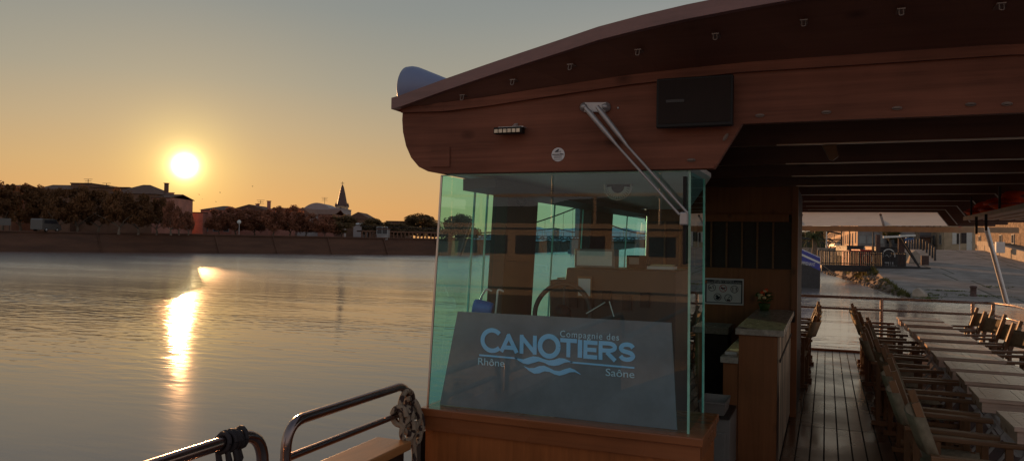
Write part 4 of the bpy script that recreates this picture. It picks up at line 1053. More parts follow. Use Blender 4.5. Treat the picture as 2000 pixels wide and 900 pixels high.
# overhead rack for the life jackets
rx0 = XSH - .08; zrk = 2.12
mb = MB()
for k in range(5): x = rx0 + .02 + k * .17; mb.box(x, x + .11, 4.2, 10.9, zrk, zrk + .018)
mb.build('rack_slats', M['tan'], boat)
MB().box(rx0 - .02, rx0, 4.2, 10.9, zrk - .005, zrk + .04).build('rack_lip', M['tan'], boat)
for y in (5.6, 7.2, 8.8, 10.4):
    MB().bar((rx0 - .01, y, zrk), (rx0 - .01, y, zrk + .26), .02, .02).build('rack_hanger', M['iron'], boat)
for px, y0, y1_ in ((1907, 423, 457), (1926, 418, 450)):
    p = onY(px, y0, 9.2); q = onY(px, y1_, 9.2); MB().box(p.x - .012, p.x + .012, 9.19, 9.21, q.z, p.z).build('hanging_strap', M['strap'], boat)
# wedge-shaped wooden piece added below a beam
p = onY(1622, 296, 5.0)
mb = MB(); mb.prism([p + V((-.055, 0, .05)), p + V((.03, 0, .05)), p + V((.045, 0, -.03)), p + V((.015, 0, -.055)), p + V((-.005, 0, -.05))], (0, .03, 0)); mb.build('wooden_wedge', M['chairwood'], boat, .004)

# ------------------------------------------------------------------ things in and on the wheelhouse
# logo board
YLB = 4.05
q = [onY(px, py, YLB) for px, py in ((859, 786.5), (1322, 837), (1311, 630), (894, 608))]
zb_ = (ZB + .002); q[0].z = zb_; q[1].z = zb_
lb = tag(MB().prism(q, (0, .012, 0)).build('logo_board', M['panel']), 'dark grey board with blue CANOTIERS lettering standing behind the windscreen', 'sign')
def L2(px, py): p = onY(px, py, YLB); return (p.x, p.z)
yl = YLB - .004
def ptxt(s, px0, px1, pyb0, hpx, m, name, bold=0, space=1.0):
    a = onY(px0, pyb0, yl); b = onY(px1, pyb0, yl); D = (a - CAM).dot(EUL @ V((0, 0, -1)))
    return text_mesh(s, hpx * D / F / .73, m, name, lb, a, fitw=b.x - a.x, bold=bold, space=space)
# big letters drawn as strokes (x, z in letter units, height 1)
def stroke(mb, pts, w):
    pts = [V((a, 0, b)) for a, b in pts]; n = len(pts); Lf, Rt = [], []
    for i in range(n):
        d = (pts[min(i + 1, n - 1)] - pts[max(i - 1, 0)]).normalized(); nn = V((-d.z, 0, d.x))
        k = 1.0
        if 0 < i < n - 1:
            d1 = (pts[i] - pts[i - 1]).normalized(); k = 1 / max(.5, abs(V((-d1.z, 0, d1.x)).dot(nn)))
        Lf.append(pts[i] + nn * w / 2 * k); Rt.append(pts[i] - nn * w / 2 * k)
    for i in range(n - 1): mb.quad(Lf[i], Rt[i], Rt[i + 1], Lf[i + 1])
def ell(cx, cz, rx, rz_, a0, a1, n=28): return [(cx + rx * cos(R(a0 + (a1 - a0) * k / n)), cz + rz_ * sin(R(a0 + (a1 - a0) * k / n))) for k in range(n + 1)]
def letter(ch, px0, px1, pyt, pyb, wpx):
    """ch drawn between photo columns px0..px1 (its own box on the board)"""
    pm = (px0 + px1) / 2
    a = onY(px0, (pyt + pyb) / 2, yl); b = onY(px1, (pyt + pyb) / 2, yl); t = onY(pm, pyt, yl); d = onY(pm, pyb, yl)
    W = b.x - a.x; H = t.z - d.z; D = (a - CAM).dot(EUL @ V((0, 0, -1))); w = wpx * D / F / .93
    S = []; h = w / 2
    if ch == 'C': S = [ell(W * .55, H / 2, W * .55 - h, H / 2 - h, 42, 318)]
    if ch == 'O': S = [ell(W / 2, H / 2, W / 2 - h, H / 2 - h, 0, 360, 40)]
    if ch == 'A': S = [[(h * .6, 0), (W * .5, H - h * .2)], [(W * .42, H - h * .1), (W - h * .6, 0)], [(W * .22, H * .26), (W * .8, H * .26)]]
    if ch == 'N': S = [[(h, 0), (h, H)], [(h * .6, H - h * .6), (W - h * .8, h * .6)], [(W - h, 0), (W - h, H)]]
    if ch == 'T': S = [[(0, H - h), (W, H - h)], [(W / 2, 0), (W / 2, H - w)]]
    if ch == 'I': S = [[(W / 2, 0), (W / 2, H)]]
    if ch == 'E': S = [[(h, 0), (h, H)], [(w, H - h), (W, H - h)], [(w, H * .5), (W * .93, H * .5)], [(w, h), (W, h)]]
    if ch == 'R': S = [[(h, 0), (h, H)], [(w, H - h), (W * .55, H - h)] + ell(W * .55, H * .7, W * .45 - h, H * .3 - h, 80, -80, 12) + [(W * .55, H * .4 + h), (w, H * .4 + h)], [(W * .45, H * .42), (W - h * .7, 0)]]
    if ch == 'S':
        cp = [(.97, .80), (.80, .95), (.5, 1.0), (.2, .93), (.06, .74), (.2, .575), (.5, .505), (.82, .42), (.97, .24), (.8, .06), (.5, 0), (.2, .06), (.03, .22)]
        pts = []
        for q in range(len(cp) - 1):
            p0, p1, p2, p3 = [V((*cp[max(0, min(len(cp) - 1, q + e))], 0)) for e in (-1, 0, 1, 2)]
            for r_ in range(4):
                t = r_ / 4; pts.append(.5 * ((2 * p1) + (p2 - p0) * t + (2 * p0 - 5 * p1 + 4 * p2 - p3) * t * t + (3 * p1 - p0 - 3 * p2 + p3) * t ** 3))
        pts.append(V((*cp[-1], 0)))
        S = [[(h + p.x * (W - w), h + p.y * (H - w)) for p in pts]]
    mb = MB()
    for k, s in enumerate(S): stroke(mb, s, w)
    mb.v = [(a.x + x, yl - .0004 * (i % 1), d.z + z) for i, (x, y_, z) in enumerate(mb.v)]
    if ch in 'ANER':   # overlapping strokes: step them apart a hair
        nv = 0
        vv = []
        for k, s in enumerate(S):
            cnt = (len(s) - 1) * 4
            vv += [(x, y_ - .0006 * k, z) for x, y_, z in mb.v[nv:nv + cnt]]; nv += cnt
        mb.v = vv
    mb.build('letter', M['logo'], lb)
# measured on the photograph: left, right, top, bottom
for ch, l, r_, t_, b_, wp in (('C', 938.5, 980, 640, 688.5, 8), ('A', 977, 1012, 652, 687.5, 7.5), ('N', 1015, 1048.5, 654, 691, 7.5), ('O', 1050, 1095, 651.5, 700, 9), ('T', 1094, 1126.5, 660.5, 697, 7.5), ('I', 1128, 1137.5, 663, 698, 8.5), ('E', 1139.5, 1167, 664.5, 700.5, 7.5), ('R', 1169, 1205, 666, 703, 7.5), ('S', 1207, 1241.5, 668, 706, 8)):
    letter(ch, l, r_, t_, b_, wp)
ptxt('Compagnie des', 1094, 1209, 657, 13, M['logopale'], 'lettering', 0, 1.15)
ptxt('Rhône', 934, 985, 711.5, 14.5, M['logopale'], 'lettering')
ptxt('Saône', 1183, 1239, 733, 15, M['logopale'], 'lettering')
# underline and waves
mb = MB()
def band(up, lo):
    for i in range(len(up) - 1): mb.quad(onY(*lo[i], yl), onY(*lo[i + 1], yl), onY(*up[i + 1], yl), onY(*up[i], yl))
xs = np.linspace(936, 1010, 6); band([(x, 691 + (x - 936) * .088) for x in xs], [(x, 694.5 + (x - 936) * .088) for x in xs])
xs = np.linspace(1113, 1239, 6); band([(x, 705 + (x - 1113) * .088) for x in xs], [(x, 708.5 + (x - 1113) * .088) for x in xs])
up = [(1004, 696.5), (1013, 699.5), (1022, 701), (1032, 697.5), (1042, 695), (1052, 696.5), (1062, 700.5), (1072, 703), (1082, 702), (1092, 698.5), (1102, 699.5), (1110, 703), (1118, 705.5)]
lo = [(1004, 697.5), (1013, 704), (1022, 709), (1032, 711), (1042, 708), (1052, 705), (1062, 707.5), (1072, 712.5), (1082, 714), (1092, 712.5), (1102, 708), (1110, 706.5), (1118, 708.5)]
band(up, lo)
up = [(1023, 714), (1033, 718), (1043, 718), (1053, 714), (1063, 713.5), (1073, 718), (1083, 723), (1093, 724), (1103, 720), (1113, 717.5), (1123, 721.5), (1134, 730)]
lo = [(1023, 714.6), (1033, 723.5), (1043, 729), (1053, 728.5), (1063, 724.5), (1073, 725.5), (1083, 730.5), (1093, 733), (1103, 730.5), (1113, 726.5), (1123, 726), (1134, 731)]
band(up, lo)
mb.build('wave_mark', M['logo'], lb)
# wiper: two parallel arms from a pivot plate on the fascia to one vertical blade
yw = YFAS - .07
wp = thing('windscreen_wiper', 'double armed chrome windscreen wiper slanting across the glass to an upright blade', 'wiper', onY(1160, 212, YFAS))
wl = wp.location
def W_(px, py, y): return onY(px, py, y) - wl
mb = MB()
for px in (1143, 1184): mb.lathe([(0, 0), (.026, 0), (.026, .015), (.014, .022), (.014, .04), (0, .04)], W_(px, 210, YFAS - .002), (0, -1, 0), 16)
mb.bar(W_(1143, 210, YFAS - .012), W_(1184, 210, YFAS - .012), .05, .02, (0, 1, 0)); mb.build('pivot_plate', M['wiper'], wp)
for (a, b, c_) in (((1143, 210), (1205, 284), (1327, 419)), ((1166, 208), (1226, 286), (1343, 416))):
    mb = MB(); p0, p1, p2 = W_(*a, yw), W_(*b, yw), W_(*c_, yw + .03)
    mb.tube([p0, p0.lerp(p1, .15), p0.lerp(p1, .6), p1], [.010, .0145, .014, .007], 8); mb.tube([p1, p2], .0068, 8); mb.build('wiper_arm', M['wiper'], wp)
mb = MB(); mb.box(*(lambda p: (p.x - .02, p.x + .02, p.y - .015, p.y + .02, p.z - .035, p.z + .03))(W_(1336, 426, yw + .04))); mb.build('blade_holder', M['wiper'], wp, .006)
mb = MB(); p0, p1 = W_(1338, 345, YG - .02), W_(1337, 516, YG - .02); mb.bar(p0, p1, .016, .022, (0, 1, 0)); mb.build('wiper_blade', M['black'], wp)
# led light bar
p = onY(995, 256, YFAS - .05); hw = 30 * 4.2 / F; hh = 6 * 4.2 / F
lt = thing('light_bar', 'small bracketed lamp bar with six clear lenses mounted on the fascia', 'lamp', p)
MB().box(-hw, hw, -.03, .02, -hh, hh * 1.1).build('housing', M['black'], lt, .004)
mb = MB(); mb.box(-hw * .8, hw * .95, .0, .05, hh * 1.15, hh * 1.45); mb.bar((hw * .2, .02, hh * 1.4), (hw * .25, .05, hh * 2.6), .02, .01); mb.build('bracket', M['satin'], lt)
for k in range(6): x = -hw * .78 + k * hw * .31; MB().box(x - hw * .12, x + hw * .12, -.036, -.031, -hh * .75, hh * .4).build('lens', M['lamplens'], lt)
# black screen on the fascia
q = [onY(px, py, YFAS - .09) for px, py in ((1281, 249), (1431, 246), (1431, 146), (1280, 153))]
x0 = q[0].x; x1 = q[1].x; z0 = (q[0].z + q[1].z) / 2; z1_ = (q[2].z + q[3].z) / 2
tv = thing('flat_screen', 'switched off black flat screen mounted on the wooden fascia', 'screen', ((x0 + x1) / 2, YFAS - .05, (z0 + z1_) / 2)); hx = (x1 - x0) / 2; hz_ = (z1_ - z0) / 2
MB().box(-hx, hx, -.04, .0, -hz_, hz_).build('casing', M['black'], tv, .006); MB().box(-hx + .012, hx - .012, -.0435, -.0405, -hz_ + .02, hz_ - .012).build('screen', M['screenoff'], tv); MB().box(-.05, .05, .0, .047, -.06, .06).build('mount', M['black'], tv)
MB().box(-hx + .05, -hx + .14, -.046, -.044, .0, .014).build('badge', M['dark'], tv)
# horn-shaped cowl on the roof
yh = 5.0
hb_ = onY(800, 170, yh); tip = onY(892, 158, yh); rr = onY(812, 122, yh).z - onY(812, 166, yh).z
hn = thing('horn_loudspeaker', 'blue grey cone shaped horn with a wide mouth on top of the roof edge', 'loudspeaker', hb_)
pr = [(.0, .03), (rr * .9, .0), (rr, .012), (rr * 1.02, .05), (rr * .99, .085), (rr * .88, .14), (rr * .42, .36), (rr * .3, .42), (0, .43)]
MB().lathe(pr, (-.02, 0, -.02), (1, 0, -.06), 32).build('horn', M['cowl'], hn)
MB().box(.08, .32, -.1, -.03, -.16, -.03).build('bracket', M['black'], hn)
# helm, console, screen, reel, fan ...
hc = onY(1098, 612, 4.85); hr = 58 * 5.0 / F
hl = thing('steering_wheel', 'dark ship steering wheel behind the logo board', 'steering wheel', hc)
mb = MB(); mb.tube([(cos(2 * pi * k / 32) * hr, sin(2 * pi * k / 32) * .05, sin(2 * pi * k / 32) * hr) for k in range(33)], .017, 8, cap=False); mb.build('rim', M['dark'], hl)
for k in range(3):
    a = pi / 2 + k * 2 * pi / 3; MB().tube([(0, .03, 0), (cos(a) * hr, sin(a) * .05, sin(a) * hr)], .012, 8).build('spoke', M['dark'], hl)
MB().lathe([(0, -.03), (.05, -.03), (.06, .03), (0, .04)], (0, .02, 0), (0, -1, 0), 16).build('hub', M['black'], hl)
cs = onY(1150, 700, 5.05); cn = thing('helm_console', 'dark helm console with stepped top inside the wheelhouse', 'console', (cs.x, 5.05, 0))
def cx(px): return onY(px, 560, 5.05).x - cs.x
def cz(py): return onY(1150, py, 5.05).z
MB().prism([(cx(1074), 0, 0), (cx(1074), 0, cz(549)), (cx(1104), 0, cz(547)), (cx(1106), 0, cz(524)), (cx(1320), 0, cz(524)), (cx(1320), 0, 0)], (0, .5, 0)).build('cabinet', M['dark'], cn, .008)
for k, (px, py) in enumerate(((1120, 585), (1150, 590), (1185, 582), (1225, 590), (1260, 585))):
    p = onY(px, py, 5.04); MB().box(p.x - cs.x - .03, p.x - cs.x + .03, -.025, -.002, p.z - .05, p.z + .05).build('switch_panel', M['black'], cn)
for (a, b) in (((1145, 612), (1182, 590)), ((1190, 588), (1199, 618))):
    MB().tube([onY(*a, 4.8) - V((cs.x, 5.05, 0)), onY(*b, 4.8) - V((cs.x, 5.05, 0))], .004, 6).build('lever', M['satin'], cn)
p = onY(1162, 504, 5.15); ms = thing('chart_display', 'pale boxy navigation display standing on the helm console', 'display', (p.x, 5.15, cz(524) + .003)); ww = 42 * 5.2 / F; wh_ = onY(1162, 487, 5.15).z - cz(524)
MB().box(-ww, ww, -.01, .10, 0, wh_).build('casing', M['plastic'], ms, .006); MB().box(-ww + .02, ww - .02, -.016, -.012, .015, wh_ - .015).build('screen', M['white'], ms)
p = onY(1244, 512, 5.2); rd = thing('radio_set', 'small radio set with a thin antenna on the helm console', 'radio', (p.x, 5.2, cz(524) + .003))
MB().box(-.07, .07, -.02, .08, 0, .09).build('casing', M['black'], rd, .006); MB().box(-.05, .02, -.024, -.021, .03, .075).build('face', M['plastic'], rd); MB().tube([(.05, .05, .09), (.055, .05, .36)], .004, 6).build('antenna', M['satin'], rd)
p = onY(1290, 515, 5.2); pp = thing('paper_stack', 'stack of pale papers on the helm console', 'papers', (p.x, 5.25, cz(524) + .003))
MB().box(-.09, .09, -.06, .07, 0, .02).build('sheets', M['paper'], pp); o = MB().box(-.07, .08, -.05, .06, .021, .03).build('folder', M['plaster_t'], pp)
p = onY(1140, 560, 4.98); no_ = thing('clipboard', 'small clipboard leaning on the front of the helm console', 'clipboard', (p.x, 4.995, p.z)); MB().box(-.05, .05, 0, .008, -.07, .07).build('board', M['chairwood'], no_); MB().box(-.042, .042, -.003, -.001, -.06, .055).build('sheet', M['paper'], no_)
p = onY(943, 602, 4.4); rl = thing('strap_reel', 'blue roll with two bent chrome handles behind the logo board', 'reel', (p.x, 4.4, p.z))
MB().lathe([(0, -.06), (.045, -.06), (.05, -.04), (.05, .04), (.045, .06), (0, .06)], (0, 0, 0), (1, .25, -.2), 20).build('roll', M['chairblue'], rl)
for dx, tx in ((-.035, .02), (.085, .10)):
    MB().tube(arc_pts([(dx, .0, -.04), (dx + .01, 0, .05), (tx, 0, .125), (tx + .03, .02, .11)], .03, 5), .007, 8).build('handle', M['satin'], rl)
MB().tube([(0, 0, -.05), (0, .02, -.42)], .015, 8).build('stem', M['dark'], rl)
p = onY(1207, 364, 4.9); rf = 26 * 5.05 / F
fn = thing('cabin_fan', 'round slatted fan under the wheelhouse ceiling', 'fan', p)
MB().tube([(cos(2 * pi * k / 32) * rf, 0, sin(2 * pi * k / 32) * rf) for k in range(33)], .008, 8, cap=False).build('ring', M['satin'], fn)
MB().lathe([(0, 0), (rf * .95, 0), (rf * .95, .03), (0, .03)], (0, .03, 0), (0, 1, 0), 28).build('backplate', M['dark'], fn)
for k in range(15):
    a = pi * 1.05 + k * pi * .9 / 14; MB().bar((cos(a) * rf * .5, -.004, sin(a) * rf * .5), (cos(a) * rf * .93, -.004, sin(a) * rf * .93), .011, .006, (0, 1, 0)).build('vane', M['offwhite'], fn)
MB().box(-.05, .05, -.01, .01, rf * .2, rf * .4).build('badge', M['satin'], fn); MB().box(-.012, .012, .0, .03, rf, rf + .05).build('mount', M['dark'], fn)
p = onY(1019, 397, 5.0)
tag(MB().tube([p + V((-.03, 0, .045)), p + V((-.025, 0, .0)), p + V((0, 0, -.018)), p + V((.025, 0, 0)), p + V((.03, 0, .045))], .011, 8).build('cable_loop', M['black']), 'dark cable loop hanging above the side window of the wheelhouse', 'cable')
# seat back + locker that fill the lower half of the wheelhouse
sc_ = onY(1215, 520, 6.4); lk = thing('locker', 'dark wooden locker behind the helm', 'locker', (sc_.x, 6.4, 0))
MB().box(-.55, .62, 0, .45, 0, 1.42).build('body', M['pillarwood'], lk); MB().box(-.57, .64, -.02, .47, 1.423, 1.45).build('top', M['cap'], lk)
for sx in (-.27, .30): MB().box(sx - .24, sx + .24, -.02, -.002, .1, 1.35).build('door', M['dark'], lk)
# ------------------------------------------------------------------ bar counter and what stands on it
ctr = thing('bar_counter', 'wooden bar counter with pale stone top and striped slat front', 'counter', (-.5, 6.4, 0))
def C_(px, py, y): p = onY(px, py, y); return V((p.x + .5, p.y - 6.4, p.z))
zct = 1.10
cL = C_(1441, 640, 6.4).x; cR = C_(1524, 640, 6.4).x; cLen = 2.08
MB().box(cL + .01, cR - .02, 0, cLen, 0, zct - .052).build('carcass', M['wall'], ctr)
MB().box(cL - .015, cR + .03, -.04, cLen, zct - .05, zct).build('countertop', M['stone'], ctr, .004)
MB().box(cR - .018, cR - .004, .02, cLen, .05, zct - .053).build('slat_front', M['striped'], ctr)
MB().box(cR - .003, cR + .006, .01, cLen, .845, .865).build('slat_rail', M['dark'], ctr)
zlow = .865; lL = C_(1412, 720, 6.4).x
MB().box(lL, cL + .005, .015, cLen, 0, zlow - .05).build('carcass', M['wall'], ctr); MB().box(lL - .02, cL + .008, -.03, cLen, zlow - .048, zlow).build('worktop', M['stone'], ctr, .004)
# back shelf by the wall
bs = thing('back_counter', 'low dark back counter against the bar wall', 'counter', (-1.2, 8.0, 0))
MB().box(-.55, .3, 0, .48, .86, .93).build('worktop', M['stone'], bs, .004); MB().box(-.5, .28, .1, .46, .0, .857).build('body', M['dark'], bs)
p = onY(1494, 584, 8.3); fp = thing('flower_pot', 'small potted plant with orange and white flowers at the far end of the bar', 'flower pot', (p.x, 8.25, zct))
MB().lathe([(0, 0), (.04, 0), (.06, .07), (.055, .075), (.045, .06), (0, .06)], seg=16).build('pot', M['green'], fp)
mb = MB(); rnd = random.Random(3)
for k in range(40):
    a = rnd.uniform(0, 6.3); r_ = rnd.uniform(.01, .09); z = .07 + rnd.uniform(0, .08); mb.quad((0, 0, z), (cos(a) * r_ - .012, sin(a) * r_, z + .04), (cos(a) * r_ * 1.4, sin(a) * r_ * 1.4, z + .02), (cos(a) * r_ + .012, sin(a) * r_ + .01, z + .03))
mb.build('leaves', M['green'], fp)
for k in range(11):
    a = rnd.uniform(0, 6.3); r_ = rnd.uniform(.0, .07); MB().ball((cos(a) * r_, sin(a) * r_, .13 + rnd.uniform(0, .08)), .02, .02, .016, 8, 5, .3, rnd).build('flower', M['orange' if k % 3 == 0 else 'petal'], fp)
for k, (px, py, s) in enumerate(((1429, 699, .05), (1435, 694, .045))):
    p = onY(px, py, 6.55 + .1 * k); o = MB().prism([(-s, -s, 0), (s, -s, 0), (s * .8, s, 0), (s * .8, s, s * .9), (-s * .6, s * .3, s * .8)][:3] + [(-s * .9, s, 0)], (0, 0, s * .55)).build('napkin_stack', M['paper'], None, .006)
    o.location = (p.x, 6.55 + .12 * k, zlow); tag(o, 'larger folded white napkin stack on the lower worktop' if k == 0 else 'smaller white napkin stack behind the first on the lower worktop', 'napkins')
p = onY(1396, 802, 6.1); tb = thing('plastic_tub', 'empty pale plastic tub on the locker beside the bar', 'tub', (p.x, 6.1, p.z))
mb = MB(); a_, b_ = .10, .17
for (z0, k0, z1k, k1) in ((0, .85, .10, 1.0),):
    lo_ = [(-a_ * k0, -b_ * k0, z0), (a_ * k0, -b_ * k0, z0), (a_ * k0, b_ * k0, z0), (-a_ * k0, b_ * k0, z0)]; hi_ = [(-a_, -b_, z1k), (a_, -b_, z1k), (a_, b_, z1k), (-a_, b_, z1k)]; ri = [(x * .93, y * .95, z) for x, y, z in hi_]; bi = [(x * .93, y * .95, z + .01) for x, y, z in lo_]
    mb.add(lo_ + hi_ + ri + bi, [(3, 2, 1, 0)] + [(i, (i + 1) % 4, 4 + (i + 1) % 4, 4 + i) for i in range(4)] + [(4 + i, 4 + (i + 1) % 4, 8 + (i + 1) % 4, 8 + i) for i in range(4)] + [(8 + i, 8 + (i + 1) % 4, 12 + (i + 1) % 4, 12 + i) for i in range(4)] + [(12, 13, 14, 15)])
mb.build('tub', M['plastic'], tb); MB().bar((-.1, -.175, .095), (.1, -.175, .095), .012, .012).build('rim', M['plastic'], tb)
lc = thing('fridge', 'low grey white fridge cabinet beside the bar', 'fridge', (p.x, 6.1, 0)); zf = p.z - .003
MB().box(-.14, .13, -.15, .35, .05, zf - .02).build('body', M['plastic'], lc, .006); MB().box(-.14, .13, -.17, .36, zf - .018, zf).build('top', M['dark'], lc); MB().box(-.11, .10, -.175, -.152, .10, zf - .12).build('door', M['plastic'], lc, .006); MB().box(-.02, .04, -.19, -.176, zf - .1, zf - .085).build('handle', M['satin'], lc)
# notice with five pictograms
ys2 = YWL - .012
q = [onY(px, py, ys2) for px, py in ((1375, 591), (1452, 598), (1453, 545), (1376, 542))]
NX, NZ = q[0].x, (q[0].z + q[1].z) / 2 ; NWd = q[1].x - q[0].x; NH = (q[2].z + q[3].z) / 2 - NZ
no = thing('notice_sign', 'white notice with black border and five round pictograms on the bar wall', 'notice', (NX, ys2, NZ))
MB().box(0, NWd, 0, .008, 0, NH).build('sheet', M['paper'], no)
mb = MB(); e = .035; yy = -.002
for (a, b, c_, d) in ((.03, .97, .06, .09), (.03, .97, .80, .94), (.03, .06, .09, .80), (.94, .97, .09, .80)): mb.box(a * NWd, b * NWd, yy, -.0005, c_ * NH, d * NH)
mb.build('border', M['ink'], no)
text_mesh('LES OBJETS SUIVANTS', .026, M['paper'], 'heading', no, (.25 * NWd, -.004, .885 * NH), fitw=.5 * NWd, thick=.0005)
text_mesh('POUR NE PAS ABIMER LA PEINTURE DU BATEAU', .02, M['paper'], 'heading', no, (.06 * NWd, -.004, .825 * NH), fitw=.88 * NWd, thick=.0005)
cr_ = .098 * NWd
def pic(u, v, ringm, shapes, red=False):
    cx_, cz_ = u * NWd, v * NH
    mb = MB(); n = 28
    for k in range(n):
        a, b = 2 * pi * k / n, 2 * pi * (k + 1) / n
        mb.quad(*[(cx_ + cos(t) * r_, -.003, cz_ + sin(t) * r_) for t, r_ in ((a, cr_), (b, cr_), (b, cr_ * .86), (a, cr_ * .86))])
    if red: mb.quad(*[(cx_ + cr_ * x, -.0045, cz_ + cr_ * z) for x, z in ((-.66, .56), (-.56, .66), (.66, -.56), (.56, -.66))])
    ro = mb.build('pictogram', ringm, no); mb = MB()
    for s in shapes: mb.add([(cx_ + cr_ * x, -.0032, cz_ + cr_ * z) for x, z in s], [list(range(len(s)))])
    mb.build('symbol', M['ink'], ro)
foot_ = lambda x, z, s: [(x + s * a, z + s * b) for a, b in ((-.5, -.2), (.5, -.25), (.55, 0), (.1, .1), (0, .5), (-.3, .45), (-.3, .1), (-.5, .1))]
pic(.20, .64, M['ink'], [foot_(-.4, -.1, .7), [(-.1, .1), (.25, .6), (.35, .6), (.1, .1)], [(.3, .5), (.42, .5), (.5, -.2), (.38, -.2)], [(.2, -.15), (.6, -.25), (.6, -.32), (.2, -.25)]])
pic(.485, .62, M['red'], [[(-.7, .1), (-.3, .3), (.1, .15), (.6, .35), (.75, .15), (.4, .0), (.3, -.3), (.15, -.3), (.1, -.1), (-.1, -.4), (-.25, -.4), (-.2, -.1), (-.45, -.15)]], True)
pic(.77, .60, M['ink'], [[(-.5, .5), (-.32, .5), (-.3, -.5), (-.48, -.5)], [(.4, .5), (.52, .5), (.62, .1), (.52, -.55), (.42, -.55), (.34, .1)]])
pic(.345, .28, M['ink'], [[(-.6, .2), (-.3, .6), (.1, .5), (.2, .2), (.7, .2), (.6, -.3), (.2, -.65), (-.3, -.6), (-.55, -.2), (-.2, .0)]])
pic(.62, .26, M['ink'], [[(-.4, -.3), (.45, -.35), (.4, -.8), (-.35, -.75)], [(-.1, .1), (.05, .15), (.5, .6), (.6, .5), (.1, .0), (-.05, -.05)]])
# mooring rope on the railing
def ropecurve(pts, r, seg=8): return arc_pts(pts, .05, 5)
rk = thing('mooring_rope', 'flecked mooring rope knotted round the railing with a hanging tail', 'rope', (XR + .02, 3.80, .775)); rk.scale = (1.2, 1.15, 1.2)
cmat = M['rope']
nt_ = cmat.node_tree
def ropemat():
    m = bpy.data.materials.new('braided_rope'); nt, ns, L = nodes_of(m)
    out = N(nt, 'ShaderNodeOutputMaterial'); b = N(nt, 'ShaderNodeBsdfPrincipled'); b.inputs['Roughness'].default_value = .9
    tc = N(nt, 'ShaderNodeTexCoord'); vo = N(nt, 'ShaderNodeTexVoronoi'); vo.inputs['Scale'].default_value = 62; L.new(tc.outputs['Object'], vo.inputs['Vector'])
    mp = N(nt, 'ShaderNodeMapping'); mp.inputs['Scale'].default_value = (1, 1, .5); L.new(tc.outputs['Object'], mp.inputs[0]); L.new(mp.outputs[0], vo.inputs['Vector'])
    sp = N(nt, 'ShaderNodeSeparateColor'); L.new(vo.outputs['Color'], sp.inputs[0])
    rp = N(nt, 'ShaderNodeValToRGB'); rp.color_ramp.interpolation = 'CONSTANT'; rp.color_ramp.elements[0].color = (.05, .028, .022, 1); rp.color_ramp.elements[1].position = .3; rp.color_ramp.elements[1].color = (.30, .22, .15, 1)
    L.new(sp.outputs[0], rp.inputs[0]); L.new(rp.outputs[0], b.inputs['Base Color'])
    bp = N(nt, 'ShaderNodeBump'); bp.inputs['Strength'].default_value = .8; bp.inputs['Distance'].default_value = .006; L.new(vo.outputs['Distance'], bp.inputs['Height']); L.new(bp.outputs[0], b.inputs['Normal']); L.new(b.outputs[0], out.inputs[0]); return m
M['braid'] = ropemat()
mb = MB(); rr_ = .013
def coil(c, ax1, ax2, ra, rb, a0, a1, drift=(0, 0, 0), n=18):
    c = V(c); ax1 = V(ax1); ax2 = V(ax2); dr = V(drift)
    mb.tube([c + ax1 * ra * cos(R(a0 + (a1 - a0) * k / n)) + ax2 * rb * sin(R(a0 + (a1 - a0) * k / n)) + dr * k / n for k in range(n + 1)], rr_, 9)
coil((.0, .03, .035), (0, 1, 0), (0, 0, 1), .065, .07, -20, 300)                # big loop above
coil((.0, -.045, .0), (.95, .3, 0), (0, 0, 1), .036, .042, 0, 370, (.0, .022, -.004))
coil((.0, -.02, -.005), (.95, .3, 0), (0, 0, 1), .040, .046, 20, 400, (0, .03, -.006))
coil((.02, .02, -.03), (.3, .9, 0), (-.2, 0, 1), .05, .06, 0, 350)
coil((.03, .07, -.045), (.3, .9, 0), (-.2, 0, 1), .045, .06, 40, 400)
coil((.02, .05, .0), (1, .2, 0), (0, -.3, 1), .035, .07, 90, 420)
coil((.035, .05, -.10), (.3, .9, 0), (0, 0, 1), .04, .05, 150, 400)
coil((.03, -.01, -.07), (.5, .8, 0), (0, .2, 1), .035, .045, 0, 340)
mb.build('knot', M['braid'], rk)
mb = MB(); mb.tube([(.03, .03, -.04), (.045, .035, -.2), (.05, .03, -.36), (.06, .04, -.5), (.08, .03, -.60)], rr_, 9); mb.build('tail', M['braid'], rk)
# black strap on the nearer railing
sk = thing('black_strap', 'black strap wound round the end of the nearer railing', 'strap', (XR, 2.47, .935))
mb = MB(); rnd = random.Random(9)
for k in range(6):
    y = -.055 + k * .021
    mb.tube([(cos(2 * pi * j / 14) * (.034 + .004 * (k % 2)), y + .012 * sin(2 * pi * j / 14 + k), sin(2 * pi * j / 14) * (.034 + .004 * (k % 2))) for j in range(15)], .010, 7)
mb.build('wrap', M['strap'], sk)
mb = MB()
for (x, y, l) in ((.02, -.05, .10), (.03, -.02, .075), (.01, .02, .09), (-.01, -.07, .12)): mb.tube([(x, y, -.03), (x + .01, y + .004, -.03 - l * .5), (x + .006, y - .008, -.03 - l)], [.011, .014, .008], 7)
mb.build('loose_end', M['strap'], sk)

